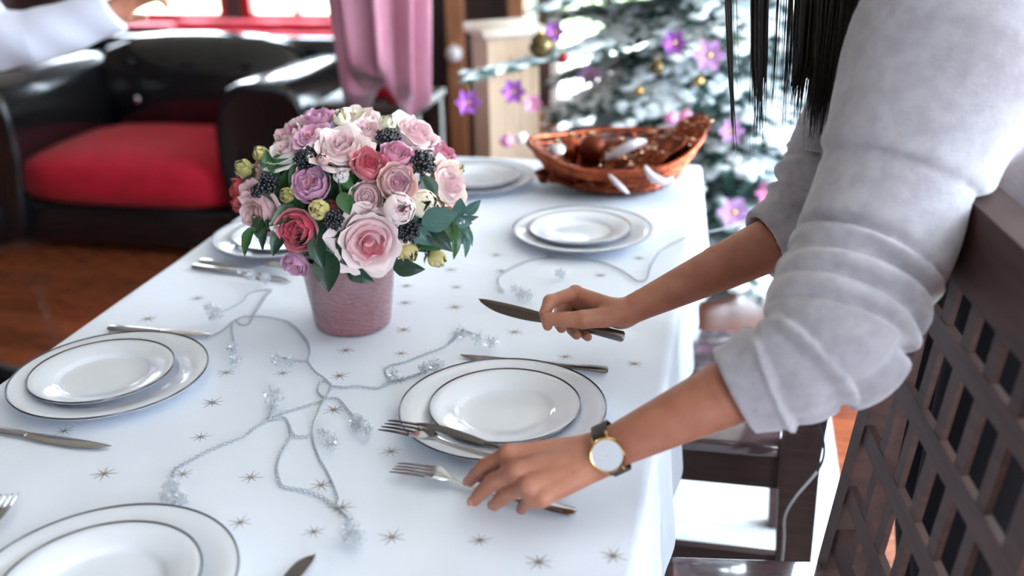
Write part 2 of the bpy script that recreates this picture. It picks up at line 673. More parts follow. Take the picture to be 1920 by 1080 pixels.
structure('wall_back', MB().box((RX0, RY1, 0), (-4.25, RY1 + T, RH)).box((-4.25, RY1, 0), (-2.42, RY1 + T, .50))
          .box((-4.25, RY1, 2.0), (-2.42, RY1 + T, RH)).box((-3.28, RY1, .50), (-3.16, RY1 + T, 2.0))
          .box((-2.42, RY1, 0), (-1.12, RY1 + T, RH)).box((-1.12, RY1, 2.28), (2.02, RY1 + T, RH)).box((2.02, RY1, 0), (RX1, RY1 + T, RH)), 'brownwall')
structure('wall_right', MB().box((RX1, RY0, 0), (RX1 + T, .6, RH)).box((RX1, .6, 0), (RX1 + T, 4.2, .3))
          .box((RX1, .6, 2.4), (RX1 + T, 4.2, RH)).box((RX1, 4.2, 0), (RX1 + T, RY1, RH)), 'wall')
structure('wall_front', MB().box((RX0, RY0 - T, 0), (.9, RY0, RH)).box((.9, RY0 - T, 0), (2.1, RY0, .85)).box((.9, RY0 - T, 2.35), (2.1, RY0, RH)).box((2.1, RY0 - T, 0), (RX1, RY0, RH)), 'tanwall')


def window(name, label, axis, fixed, a0, a1, z0, z1, cols, rows, framemat, depth=.06, fw=.05):
    "frame of bars with one pane per opening; axis is the direction the window runs along"
    root = bpy.data.objects.new(name, None)
    COL.objects.link(root)
    tag(root, label, kind='structure')

    def bx(u0, u1, w0, w1, d0, d1):
        return MB().box((u0, fixed + d0, w0), (u1, fixed + d1, w1)) if axis == 'x' else MB().box((fixed + d0, u0, w0), (fixed + d1, u1, w1))
    for u0, u1, w0, w1, nm in ((a0, a1, z0, z0 + fw, 'frame_bottom'), (a0, a1, z1 - fw, z1, 'frame_top'),
                               (a0, a0 + fw, z0 + fw, z1 - fw, 'frame_side'), (a1 - fw, a1, z0 + fw, z1 - fw, 'frame_side')):
        bx(u0, u1, w0, w1, .02, .02 + depth).build(nm, framemat, root, smooth=False)
    cw, rh = (a1 - a0) / cols, (z1 - z0) / rows
    for i in range(1, cols):
        bx(a0 + i * cw - .022, a0 + i * cw + .022, z0 + fw, z1 - fw, .025, .015 + depth).build('mullion', 'wall', root, smooth=False)
    for j in range(1, rows):
        bx(a0 + fw, a1 - fw, z0 + j * rh - .018, z0 + j * rh + .018, .03, .01 + depth).build('glazing_bar', 'wall', root, smooth=False)
    for i in range(cols):
        for j in range(rows):
            bx(a0 + i * cw + .022, a0 + (i + 1) * cw - .022, z0 + j * rh + .018, z0 + (j + 1) * rh - .018, .046, .05).build('pane', 'pane', root, smooth=False)
    return root


w1 = window('window_1', 'red framed window behind the black leather armchair', 'x', RY1, -4.25, -3.28, .50, 2.0, 1, 1, 'redpaint')
w2 = window('window_2', 'red framed window with a white mullion beside the pink drape', 'x', RY1, -3.16, -2.42, .50, 2.0, 2, 1, 'redpaint')
window('door_1', 'glazed garden doors letting in daylight behind the fir tree', 'x', RY1, -1.12, 2.02, 0, 2.28, 4, 1, 'wall')
window('window_3', 'wide window in the side wall', 'y', RX1, .6, 4.2, .3, 2.4, 4, 1, 'wall')
window('window_4', 'window in the brown side wall beside the armchair', 'y', RX0 - .1, 5.55, 6.15, .9, 2.1, 1, 1, 'redpaint')
window('window_5', 'wide window behind the photographer', 'x', RY0 - .1, 0.9, 2.1, .85, 2.35, 2, 1, 'wall')
for w_, a0, a1 in ((w1, -4.27, -3.26), (w2, -3.18, -2.40)):
    MB().box((a0, RY1 - .16, .465), (a1, RY1 + .02, .50)).build('window_sill', 'redpaint', w_, smooth=False)
for a, b in ((RX0, -1.12), (2.02, RX1)):
    pass
structure('baseboard_back', MB().box((RX0, RY1 - .02, 0), (-1.12, RY1, .1)), 'darkcab')
structure('ground_outside', MB().box((-30, RY1 + T, -.2), (30, 60, -.1)), 'lawn')
structure('patio_outside', MB().box((-3.5, RY1 + T, -.1), (12, RY1 + 3.4, -.04)).box((RX1 + T, -12, -.1), (9, RY1 + T, -.04)), 'patio')
structure('ground_front', MB().box((-30, -40, -.2), (RX0 - .12, RY1 + T, -.1)).box((RX1 + T, -10, -.2), (30, RY1, -.1)), 'paving')

# rug under the chairs
rug = link('rug', rbox((-1.15, .30, .0), (.31, 2.62, .004), .0015, 1), 'rug')
tag(rug, 'white woven rug on the wooden floor beneath the chair', 'rug')

# ------------------------------------------------------------------ table and cloth
TX0, TX1, TY0, TY1 = -.998, -.070, .40, 2.40
tb = thing('dining_table', 'long rectangular wooden dining table under the white cloth', 'table', ((TX0 + TX1) / 2, (TY0 + TY1) / 2, 0))
hx, hy = (TX1 - TX0) / 2 - .004, (TY1 - TY0) / 2 - .004
link('tabletop', rbox((-hx, -hy, TOP - .035), (hx, hy, TOP - .002), .006, 2), 'tablewood', tb)
for sx in (-1, 1):
    for sy in (-1, 1):
        MB().box((sx * (hx - .05) - .035, sy * (hy - .05) - .035, .0045), (sx * (hx - .05) + .035, sy * (hy - .05) + .035, TOP - .035)).build('leg', 'tablewood', tb, smooth=False)
for sx in (-1, 1):
    MB().box((sx * (hx - .05) - .012, -hy + .09, TOP - .12), (sx * (hx - .05) + .012, hy - .09, TOP - .035)).build('apron', 'tablewood', tb, smooth=False)
for sy in (-1, 1):
    MB().box((-hx + .09, sy * (hy - .05) - .012, TOP - .12), (hx - .09, sy * (hy - .05) + .012, TOP - .035)).build('apron', 'tablewood', tb, smooth=False)


def cloth_z(x, y):
    return TOP + .0012 + .0006 * math.sin(7 * x + 3 * y) * math.sin(5 * y - 2 * x) + .0005 * math.sin(23 * x + 9 * y + 2 * math.sin(4 * y))


def crease(x, y):
    "soft folds that run in from the near and right edges"
    f = 1.
    for cx_, cy_ in ((-.269, 1.138), (-.838, 1.137), (-.585, .716), at(470, 1185)[:2], at(525, 1118)[:2]):
        f *= min(1, max(0, (math.hypot(x - cx_, y - cy_) - .085) / .07))
    e = math.exp(-((TX1 - x) / .22) ** 2) + math.exp(-((y - TY0) / .35) ** 2)
    return f * .0036 * min(e, 1) * max(0, math.sin(15 * y + 9 * x + 1.5 * math.sin(9 * x))) ** 2


def make_cloth():
    nx, ny = 110, 220
    V, F = [], []
    for j in range(ny + 1):
        for i in range(nx + 1):
            x, y = TX0 + (TX1 - TX0) * i / nx, TY0 + (TY1 - TY0) * j / ny
            V.append((x, y, cloth_z(x, y) + crease(x, y)))
    g = lambda i, j: j * (nx + 1) + i
    for j in range(ny):
        for i in range(nx):
            F.append((g(i, j), g(i + 1, j), g(i + 1, j + 1), g(i, j + 1)))
    loop = [g(i, 0) for i in range(nx)] + [g(nx, j) for j in range(ny)] + [g(nx - i, ny) for i in range(nx)] + [g(0, ny - j) for j in range(ny)]
    prev = loop
    cx, cy = (TX0 + TX1) / 2, (TY0 + TY1) / 2
    drops = [(.003, .002), (.006, .008), (.007, .02), (.008, .05), (.010, .09), (.012, .14), (.014, .18), (.016, .21), (.017, .235)]
    base = [Vector(V[k]) for k in loop]
    N = len(loop)
    arc = 0.
    arcs = []
    for k in range(N):
        arcs.append(arc)
        arc += (base[(k + 1) % N] - base[k]).length
    for o, dz in drops:
        cur = []
        for k in range(N):
            p = base[k]
            dx = 1 if p.x > TX1 - 1e-6 else (-1 if p.x < TX0 + 1e-6 else 0)
            dy = 1 if p.y > TY1 - 1e-6 else (-1 if p.y < TY0 + 1e-6 else 0)
            cxd = min(abs(p.x - TX0), abs(p.x - TX1))
            cyd = min(abs(p.y - TY0), abs(p.y - TY1))
            cor = math.exp(-((max(cxd, cyd) if dx and dy else (cyd if dx else cxd)) / .06) ** 2)
            n = Vector((dx, dy, 0))
            n.normalize()
            wv = .5 + .5 * math.sin(arcs[k] * 2 * PI / .21 + 1.3 * math.sin(arcs[k] * 3.1))
            off = o + dz * (.045 * wv + .07 * cor)
            V.append(p + n * off + Vector((0, 0, -dz)))
            cur.append(len(V) - 1)
        for k in range(N):
            F.append((prev[k], cur[k], cur[(k + 1) % N], prev[(k + 1) % N]))
        prev = cur
    return new_mesh('tablecloth', V, F)


cloth = link('tablecloth', make_cloth(), 'cloth')
tag(cloth, 'white tablecloth printed with small golden stars, draped over the dining table', 'tablecloth')


def star_mesh():
    v, f = [], []
    n = 8
    for k in range(2 * n):
        a = PI * k / n
        r = (1 if k % 4 == 0 else .82) if k % 2 == 0 else .13
        v.append((r * math.cos(a), r * math.sin(a), 0))
    m_ = len(v)
    v += [(x, y, .03) for x, y, z in v]
    v.append((0, 0, .03))
    for k in range(m_):
        f.append((2 * m_, m_ + k, m_ + (k + 1) % m_))
        f.append((k, (k + 1) % m_, m_ + (k + 1) % m_, m_ + k))
    me = new_mesh('star', v, f, False)
    me.materials.append(MT['star'])
    return me


SM = star_mesh()
STARS = [(648, 656), (637, 704), (752, 662), (748, 712), (424, 697), (530, 699), (398, 753), (376, 818), (120, 808), (195, 888),
         (343, 888), (470, 895), (626, 768), (618, 833), (602, 909), (450, 980), (588, 996), (735, 1006), (733, 845), (965, 622),
         (853, 576), (855, 538), (760, 568), (757, 618), (762, 536), (277, 597), (940, 508), (1190, 682), (1198, 484), (1125, 515),
         (930, 478), (370, 558), (1060, 668), (860, 624), (1150, 1040), (900, 1012), (1010, 1052), (1030, 480), (845, 505), (640, 800 + 150)]
for i, (px, py) in enumerate(STARS):
    p = at(px, py, TOP + .002)
    if not (TX0 + .02 < p.x < TX1 - .02): continue
    z = cloth_z(p.x, p.y) + crease(p.x, p.y)
    o = link('printed_star', SM, None, cloth, loc=(p.x, p.y, z + .0002))
    s_ = .0155 * (1 + .12 * math.sin(i * 2.3))
    o.scale = (s_, s_, s_ * .5)
    o.rotation_euler = (0, 0, i * .73)


# ------------------------------------------------------------------ plates
def plate_profile(R, rise, well, foot, th=.0035):
    up = [(0.0005, th + .001), (foot * .8, th + .001), (well * .95, th + .0012), (well, th + .0022), (well + .0035, th + rise * .40), (well + .0065, th + rise * .56),
          (R * .9, th + rise * .86), (R - .003, th + rise), (R, th + rise - .0012)]
    dn = [(R - .001, th + rise - .003), (R * .9, rise * .8), (well + .012, rise * .42), (well + .003, .003), (foot + .004, .0025), (foot + .003, 0), (foot, 0), (foot - .002, .002), (.0005, .002)]
    return up + dn


def ring_mesh(R, z, w, n=96):
    return MB().lathe([(R - w, z + .0003), (R - w * .4, z + .0011), (R + .0004, z + .0003), (R + .0006, z - .0012), (R - .0002, z - .0018)], n).mesh('rim_band')


DM = MB().lathe(plate_profile(.135, .016, .088, .07), 96).mesh('plate_body')
SMM = MB().lathe(plate_profile(.099, .0135, .060, .052), 96).mesh('plate_body')
DR, SR = ring_mesh(.135, .0195, .0007), ring_mesh(.099, .0170, .0007)
for me in (DM, SMM): me.materials.append(MT['china'])
for me in (DR, SR): me.materials.append(MT['rim'])
PZ = TOP + .0026


def plate(kind, x, y, z, label, group):
    t = thing('dinner_plate' if kind == 'd' else 'salad_plate', label, 'plate', (x, y, z), 0, group)
    link('plate_body', DM if kind == 'd' else SMM, None, t)
    link('rim_band', DR if kind == 'd' else SR, None, t)
    return t


def cxy(px, py): return at(px, py, PZ + .016)


PLACES = [('A', (-.269, 1.138), 'where the woman lays forks', .003, 0.),
          ('B', (-.838, 1.137), 'across the table from the woman', -.012, .0),
          ('C', (-.585, .716), 'at the head of the table', .0, .0),
          ('D', (-.270, 1.851), 'in front of the copper basket', -.005, .0),
          ('E', (-.838, 1.732), 'partly hidden by the pink flower pot', .0, .0),
          ('F', (-.560, 2.172), 'at the table end beside the copper basket', .0, .0)]
for k, (x, y), where, dx, dy in PLACES:
    plate('d', x, y, PZ, 'large white dinner plate, lower of the pair ' + where, 'large dinner plates')
    plate('s', x + dx, y + dy, PZ + .0052, 'small white plate, upper of the pair ' + where, 'small plates on the dinner plates')


# ------------------------------------------------------------------ cutlery: lies along local +x, handle end at 0
def knife(label, M_, L=.225, matl='steel', group='table knives'):
    t = thing('table_knife', label, 'knife', matrix=M_, group=group)
    h = L * .45
    MB().tube([(0, 0, .004), (.003, 0, .004), (h * .5, 0, .0042), (h * .95, 0, .0042), (h + .006, 0, .0042)], [.0055, .0078, .0068, .0056, .0042], 10, flat=.5).build('handle', matl, t)
    n = 22
    v, f = [], []
    for i in range(n + 1):
        u = i / n
        x = h + (L - h) * u
        top = .0046 + .0018 * math.sin(PI * u)
        bot = -.0048 - .0062 * math.sin(PI * min(1, u * 1.02)) ** .8
        if u > .70:                                # rounded end
            q = (u - .70) / .30
            bot = top - .0015 + (bot - top + .0015) * math.sqrt(max(0, 1 - q * q))
            top = top - .0016 * q ** 4
        for yy_, zz in ((bot, .0037), (bot * .3 + top * .7, .0046), (top, .0042), (top, .0030), (bot * .3 + top * .7, .0028)):
            v.append((x, -yy_, zz))
    for i in range(n):
        for k in range(5):
            f.append((i * 5 + k, i * 5 + (k + 1) % 5, (i + 1) * 5 + (k + 1) % 5, (i + 1) * 5 + k))
    f += [tuple(range(5)), tuple(n * 5 + k for k in range(5))[::-1]]
    link('blade', new_mesh('blade', v, f, True, 35), matl, t)
    return t


def fork(label, M_, L=.215, matl='steel', group='table forks'):
    t = thing('table_fork', label, 'fork', matrix=M_, group=group)
    h = L * .66
    z = lambda x: .004 + .010 * max(0, (x - L * .45) / (L * .3)) ** 2 * (1 if x < L * .75 else 0) + (.010 * (1 - ((x - L * .75) / (L * .25)) ** 2 * .55) if x >= L * .75 else 0)
    xs = [0, .004, .02, L * .2, L * .4, L * .55, L * .64, L * .68]
    rs = [.006, .0085, .0085, .0066, .004, .0032, .0036, .005]
    MB().tube([(x, 0, z(x)) for x in xs], rs, 10, flat=.36).build('handle', matl, t)
    v, f = [], []
    n = 12
    for i in range(n + 1):
        u = i / n
        x = L * .665 + L * .125 * u
        w = .004 + .0085 * math.sin(PI / 2 * min(1, u * 1.25))
        for k in range(7):
            a = -1 + 2 * k / 6
            v.append((x, a * w, z(x) + .0014 * a * a + .0009))
        for k in range(7):
            a = -1 + 2 * k / 6
            v.append((x, a * w, z(x) + .0014 * a * a - .0009))
    for i in range(n):
        for k in range(6):
            a = i * 14 + k
            f.append((a, a + 1, a + 15, a + 14))
            f.append((a + 7, a + 21, a + 22, a + 8))
        for a, b in ((i * 14, i * 14 + 7), (i * 14 + 6, i * 14 + 13)):
            f.append((a, b, b + 14, a + 14))
    f.append(tuple(range(7)) + tuple(range(13, 6, -1)))
    f.append(tuple(n * 14 + k for k in range(7)) + tuple(n * 14 + k for k in range(13, 6, -1)))
    hd = link('fork_head', new_mesh('fork_head', v, f, True, 40), matl, t)
    for k in range(4):
        y = (-1.5 + k) * .0068
        pts = [(L * .78 + L * .22 * q / 6, y * (1 - .05 * q / 6), z(L * .78 + L * .22 * q / 6) + .0005) for q in range(7)]
        MB().tube(pts, [.0023, .0023, .0022, .0021, .0019, .0016, .0009], 6, flat=.7).build('tine', matl, hd)
    return t


def laid(p0, p1, z=TOP + .0026):
    "cutlery lying on the cloth from handle end p0 to tip p1 (photo pixels)"
    a, b = at(*p0, z), at(*p1, z)
    return frame(b - a, (0, 0, 1), a), (b - a).length


def mirror_y(M_): return M_ @ Matrix.Diagonal((1, -1, 1, 1))


M_, L_ = laid((1140, 698), (862, 671))
knife('dark table knife lying behind the plates where the woman lays forks', M_, L_, 'steel_dark')
M_, L_ = laid((1079, 966), (739, 889))
fork('steel fork lying on the cloth under the hand with the watch', M_, L_)
M_, L_ = laid((-84, 798), (207, 843))
knife('steel knife lying between the plates across the table and the table head', mirror_y(M_), L_)
M_, L_ = laid((-75, 1120), (22, 938))
fork('steel fork lying beside the plates at the head of the table', M_, L_)
M_, L_ = laid((470, 1185), (588, 1043))
knife('steel knife whose tip shows beside the plates at the table head', M_, L_, 'steel_dark')
M_, L_ = laid((205, 618), (400, 632))
knife('steel knife lying half behind the plates across the table from the woman', M_, L_)
M_, L_ = laid((376, 492), (548, 512))
fork('steel fork lying in front of the plate behind the pink flower pot', M_, L_)
M_, L_ = laid((362, 502), (548, 530))
knife('steel knife lying in front of the plate behind the pink flower pot', M_, L_)


# ------------------------------------------------------------------ chairs
def make_chair(label, loc, rz):
    t = thing('dining_chair', label, 'chair', loc, rz, 'lattice back dining chairs')
    HW = .222
    bx = lambda z: .172 + max(0, z - .45) * .125                 # front face of the leaning back
    link('seat', rbox((-.285, -HW - .008, .445), (.178, HW + .008, .472), .006, 2), 'seatwood', t)
    for sy in (-1, 1):
        link('front_leg', rbox((-.27, sy * (HW - .02) - .02, 0), (-.225, sy * (HW - .02) + .02, .445), .004, 1), 'wood', t)
        y0, y1 = sy * HW - .019, sy * HW + .019
        v = []
        for z, th in ((0, .05), (.30, .062), (.46, .066), (.75, .05), (1.055, .036)):
            x = bx(z) if z > .45 else .172 + (.45 - z) * .05
            v += [(x, y0, z), (x + th, y0, z), (x + th, y1, z), (x, y1, z)]
        f = [(i * 4 + k, i * 4 + (k + 1) % 4, i * 4 + 4 + (k + 1) % 4, i * 4 + 4 + k) for i in range(4) for k in range(4)] + [(3, 2, 1, 0), (16, 17, 18, 19)]
        link('back_post', new_mesh('back_post', v, f, False), 'wood', t)
        MB().box((-.225, sy * (HW - .02) - .011, .375), (.175, sy * (HW - .02) + .011, .445)).build('side_apron', 'wood', t, smooth=False)
        MB().box((-.225, sy * (HW - .02) - .009, .20), (.19, sy * (HW - .02) + .009, .232)).build('stretcher', 'wood', t, smooth=False)
    MB().box((-.26, -HW + .04, .375), (-.235, HW - .04, .445)).build('front_apron', 'wood', t, smooth=False)
    MB().box((.185, -HW + .019, .375), (.21, HW - .019, .445)).build('rear_apron', 'wood', t, smooth=False)

    def lean(name, y0, y1, z0, z1, o, th):
        v = [(bx(z) + o + a, y, z) for z in (z0, z1) for a, y in ((0, y0), (th, y0), (th, y1), (0, y1))]
        f = [(3, 2, 1, 0), (4, 5, 6, 7)] + [(k, (k + 1) % 4, 4 + (k + 1) % 4, 4 + k) for k in range(4)]
        link(name, new_mesh(name, v, f, False), 'wood', t)
    lean('top_rail', -HW - .0215, HW + .0215, .972, 1.058, -.004, .046)
    lean('lower_rail', -HW + .019, HW - .019, .505, .545, .004, .022)
    n = 5
    for i in range(n):
        y = -HW + .019 + (2 * HW - .038) * (i + 1) / (n + 1)
        lean('slat', y - .011, y + .011, .54, .975, .0045, .007)
    for z in (.60, .695, .80, .905):
        lean('cross_rail', -HW + .019, HW - .019, z - .014, z + .014, .0035, .009)
    return t


make_chair('dark wooden lattice back chair that the woman leans over', (.018, 1.003, .0045), .13)
make_chair('dark wooden lattice back chair nearer the fir tree, half hidden by the sleeve', (-.058, 1.790, .0045), .0)

# ------------------------------------------------------------------ flower pot and bouquet
VC = at(663, 606, TOP + .001)
VC.z = TOP + .0026
vase = MB().lathe([(.0005, .004), (.05, .004), (.0555, .0), (.0595, .003), (.061, .010), (.0675, .06), (.0745, .12), (.0755, .124), (.0730, .124), (.0705, .118), (.063, .06), (.054, .012), (.0005, .010)], 64)
vs = vase.build('flower_pot', 'vase', loc=VC, sharp=60)
tag(vs, 'pink rippled ceramic flower pot holding the bouquet', 'flower pot')

BC = deep(664, 368, 1.595)
BR = Vector((.178, .178, .142))


def dome(px, py, out=1.0):
    "where the sight line meets the bouquet's dome, and the outward direction there"
    d = (CR * ((px - 960) / FPX) + CU * ((540 - py) / FPX) + CF)
    q = Vector((d.x / BR.x, d.y / BR.y, d.z / BR.z)) / out
    o = CAM - BC
    o = Vector((o.x / BR.x, o.y / BR.y, o.z / BR.z)) / out
    a, b, c = q.dot(q), 2 * q.dot(o), o.dot(o) - 1
    disc = b * b - 4 * a * c
    t = (-b - math.sqrt(disc)) / (2 * a) if disc > 0 else -b / (2 * a)
    p = CAM + d * t
    n = p - BC
    n = Vector((n.x / BR.x ** 2, n.y / BR.y ** 2, n.z / BR.z ** 2)).normalized()
    return p, n


foam = MB().lathe([(.001, .05), (.060, .05), (.0665, .119), (.0675, .128), (.080, .134), (.097, .155), (.100, .185), (.085, .225), (.05, .248), (.001, .255)], 32)
fo = foam.build('floral_foam', 'leafdark', loc=VC, sharp=None)
tag(fo, 'dark green floral foam deep between the flowers', 'floral foam')


def petal_mesh(r, h, w, curl, close=0., nu=8, nv=8, seed=0):
    R_ = random.Random(seed)
    ph1, ph2, am = R_.uniform(0, 6), R_.uniform(0, 6), R_.uniform(.02, .05)
    V, F = [], []
    for j in range(nv + 1):
        v = j / nv
        for i in range(nu + 1):
            u = -1 + 2 * i / nu
            wid = w * (.30 + .70 * math.sin(PI / 2 * min(1, v / .6))) * (1 if v < .75 else math.sqrt(max(.02, 1 - ((v - .75) / .25) ** 2 * .75)))
            a = u * wid
            if close:
                rad = r * math.sin(PI * (.10 + close * v)) * 1.0
            else:
                rad = r * (.22 + .78 * math.sin(PI / 2 * min(1, v / .7)) ** .8)
            e = max(0, v - .62) / .38
            wav = am * math.sin(u * 3.1 + ph1) * v + am * .6 * math.sin(u * 6 + ph2) * e
            rad = rad + curl * e * e * (1 - .25 * u * u) + wav * (.6 + .4 * r)
            z = h * (v * (1 - .10 * u * u * v)) - curl * .55 * e ** 2.2 + wav * .4
            V.append((rad * math.cos(a), rad * math.sin(a), z))
    for j in range(nv):
        for i in range(nu):
            a = j * (nu + 1) + i
            F.append((a, a + 1, a + nu + 2, a + nu + 1))
    return new_mesh('petal', V, F)


def layer_set(kind):
    "(radius, height, half width, curl, closing, count, zone)"
    if kind == 'rose':
        return [(.17, 1.0, 1.25, .03, 0, 4, 0), (.32, 1.03, .95, .06, 0, 5, 0), (.50, 1.0, .80, .11, 0, 5, 1), (.70, .93, .72, .20, 0, 6, 2), (.86, .78, .66, .34, 0, 6, 2)]
    if kind == 'cup':
        return [(.16, .98, 1.2, .02, 0, 4, 0), (.30, 1.05, 1.0, .0, 0, 4, 0), (.48, 1.12, .85, -.03, 0, 5, 1), (.68, 1.12, .78, -.03, 0, 5, 1), (.86, 1.0, .75, .10, 0, 5, 2)]
    if kind == 'globe':
        return [(.55, 1.38, .95, 0, .80, 3, 0), (.70, 1.40, .85, 0, .78, 4, 1), (.82, 1.34, .80, 0, .72, 5, 2), (.90, 1.15, .75, 0.02, .60, 5, 2)]
    return [(.42, 1.5, 1.0, 0, .84, 3, 0), (.58, 1.5, .9, 0, .80, 3, 1), (.70, 1.3, .85, .03, .66, 4, 2)]      # bud


FLOWER_MESH = {}
for kd in ('rose', 'cup', 'globe', 'bud'):
    FLOWER_MESH[kd] = []
    for li, (r, h, w, cu, cl, n, zn) in enumerate(layer_set(kd)):
        for var in range(2):
            pass
        FLOWER_MESH[kd].append([petal_mesh(r, h, w, cu, cl, seed=li * 7 + k) for k in range(3)])
HEART = MB().ball((0, 0, .40), (.11, .11, .36), 10, 6).mesh('heart')
HEART.materials.append(PET['blush'])
CUP = MB().lathe([(.05, -.05), (.4, .08), (.62, .35), (.66, .62), (.60, .66), (.40, .60), (.05, .55)], 20).mesh('inner_cup')
CUP.materials.append(PET['pale'])
SEP = []
for k in range(2):
    v = []
    for j in range(5):
        q = j / 4
        for i in (-1, 0, 1):
            v.append((.12 + .78 * math.sin(q * 1.5) * (.95 + .1 * k), i * .20 * math.sin(PI * (.2 + .8 * q)) if q < 1 else 0.0 + i * .01, -.06 + .5 * q * q + .02 * abs(i)))
    SEP.append(new_mesh('sepal', v, [(j * 3 + i, j * 3 + i + 1, j * 3 + i + 4, j * 3 + i + 3) for j in range(4) for i in range(2)]))
    SEP[-1].materials.append(MT['leaf'])


def set_mat(o, M_):
    if not o.data.materials: o.data.materials.append(M_)
    o.material_slots[0].link = 'OBJECT'
    o.material_slots[0].material = M_


VTOP = VC + Vector((0, 0, .10))


HEADS = []


def flower(kind, px, py, rpx, cols, label, cat='rose', tilt=(0, 0), sep=False, out=1.0, spin=None, name=None):
    p, n = dome(px, py, out)
    r = rpx * 1.13 * (p - CAM).dot(CF) / FPX
    HEADS.append([px, py, p, n, r * (.80 if kind in ('rose', 'cup') else .72), build_flower, (kind, px, py, rpx, cols, label, cat, tilt, sep, out, spin, name)])


def build_flower(p, n, kind, px, py, rpx, cols, label, cat, tilt, sep, out, spin, name):
    view = (CAM - p).normalized()
    ax = (n * 1.0 + view * .35 + CR * tilt[0] + CU * tilt[1]).normalized()
    sc = rpx * 1.13 * (p - CAM).dot(CF) / FPX
    root = p - ax * sc * (.75 if kind in ('rose', 'cup') else .65)
    nm = name or ('rose' if kind in ('rose', 'cup') else 'rose_bud')
    rnd = random.Random(int(px * 3 + py))
    t = thing(nm, label, cat, matrix=zframe(ax, CR, root, sc), group='flowers in the pink pot')
    a0 = rnd.uniform(0, 6.28) if spin is None else spin
    for li, (r, h, w, cu, cl, cnt, zn) in enumerate(layer_set(kind)):
        for k in range(cnt):
            me = FLOWER_MESH[kind][li][(k + li) % 3]
            a = a0 + li * 1.1 + 2 * PI * k / cnt + rnd.uniform(-.12, .12)
            M_ = Matrix.Rotation(a, 4, 'Z') @ Matrix.Rotation(rnd.uniform(-.05, .05), 4, 'Y') @ Matrix.Scale(rnd.uniform(.96, 1.05), 4)
            o = link('petal', me, None, t, matrix=M_)
            set_mat(o, PET[cols[min(zn, len(cols) - 1)]])
    if kind in ('rose', 'cup'):
        o = link('inner_cup', CUP, None, t)
        set_mat(o, PET[cols[min(1, len(cols) - 1)]])
    h = link('heart', HEART, None, t)
    set_mat(h, PET[cols[0]])
    if sep:
        for k in range(5):
            link('sepal', SEP[k % 2], None, t, matrix=Matrix.Rotation(a0 + k * 1.257, 4, 'Z'))
    inv = t.matrix_basis.inverted()
    foot = VTOP + (Vector((p.x, p.y, VTOP.z)) - VTOP) * .18
    mid = root + (foot - root) * .5 - ax * .02
    pts = smooth_path([inv @ (root + ax * sc * .05), inv @ mid, inv @ foot], 5)
    MB().tube(pts, .0022 / sc, 6).build('stem', 'stem', t)
    return t


flower('rose', 693, 456, 60, ('rosy', 'blush', 'pale'), 'largest pale rose with a deep pink heart hanging over the pot rim', tilt=(.05, -.1), out=1.02)
flower('rose', 640, 272, 50, ('blush', 'pale', 'pale'), 'large pale pink rose high on the bouquet beside the topmost berries', tilt=(.1, .35))
flower('cup', 693, 309, 36, ('deep', 'rosy', 'rosy'), 'deep pink half open rose in the middle of the bouquet', tilt=(.2, .4))
flower('cup', 744, 290, 31, ('pink', 'pink', 'lilac'), 'mid pink rose beside the deep pink half open one', tilt=(.1, .4))
flower('cup', 744, 342, 37, ('pink', 'blush', 'peach'), 'peach pink rose just above the two round cream blooms')
flower('globe', 747, 391, 30, ('blush', 'blush', 'pale'), 'round pale pink bloom below the peach pink rose')
flower('globe', 791, 382, 27, ('cream', 'cream', 'cream'), 'round cream bloom beside the pale pink one')
flower('cup', 687, 370, 31, ('blush', 'blush', 'pale'), 'closed pale pink rose above the largest rose')
flower('cup', 584, 345, 38, ('pink', 'lilac', 'lilac'), 'lilac pink ranunculus on the left above the yellow bud', tilt=(-.1, .3))
flower('cup', 559, 431, 41, ('deep', 'deep', 'rosy'), 'deep red pink rose beside the pot rim', tilt=(-.2, 0))
flower('bud', 598, 393, 26, ('yellow', 'yellow', 'yellow'), 'yellow green bud between the lilac ranunculus and the deep red pink rose', 'bud', sep=True)
flower('bud', 763, 471, 25, ('peach', 'yellow', 'yellow'), 'yellow bud with a pink tip beside the largest rose', 'bud', sep=True)
flower('bud', 817, 483, 23, ('cream', 'yellow', 'yellow'), 'pale yellow bud drooping below the blue green leaves', 'bud', sep=True, tilt=(.2, -.5), out=1.05)
flower('cup', 553, 496, 27, ('pink', 'lilac', 'lilac'), 'small lilac rose drooping lowest over the table', tilt=(-.2, -.4), out=1.02)
flower('rose', 481, 396, 46, ('dusty', 'blush', 'blush'), 'dusty pink rose overhanging the far plate', tilt=(-.3, -.5), out=1.0)
flower('cup', 450, 362, 34, ('red', 'red', 'red'), 'red rose peeping out behind the dusty pink one', tilt=(-.5, 0), out=.98)
flower('cup', 478, 333, 30, ('red', 'peach', 'dusty'), 'coral rose between the red one and the green buds', tilt=(-.2, .3), out=.95)
flower('bud', 491, 290, 20, ('olive', 'yellow', 'olive'), 'upper green bud sticking out of the bouquet', 'bud', sep=True, out=1.04)
flower('bud', 458, 317, 21, ('olive', 'olive', 'olive'), 'lower green bud sticking out of the bouquet', 'bud', sep=True, out=1.06)
flower('rose', 535, 281, 40, ('blush', 'white', 'white'), 'whitish pink rose beside the green leaf', tilt=(-.3, .5))
flower('cup', 545, 252, 33, ('pink', 'blush', 'pale'), 'pale pink rose at the shoulder of the bouquet', tilt=(-.3, .3), out=1.0)
flower('rose', 589, 220, 36, ('lilac', 'lilac', 'lilac'), 'topmost lilac pink rose of the bouquet', tilt=(-.1, .4), out=1.0)
flower('rose', 584, 253, 32, ('pink', 'lilac', 'lilac'), 'lilac pink rose just under the topmost one', tilt=(-.1, .4))
flower('bud', 641, 223, 22, ('yellow', 'cream', 'cream'), 'cream bud at the crown of the bouquet', 'bud')
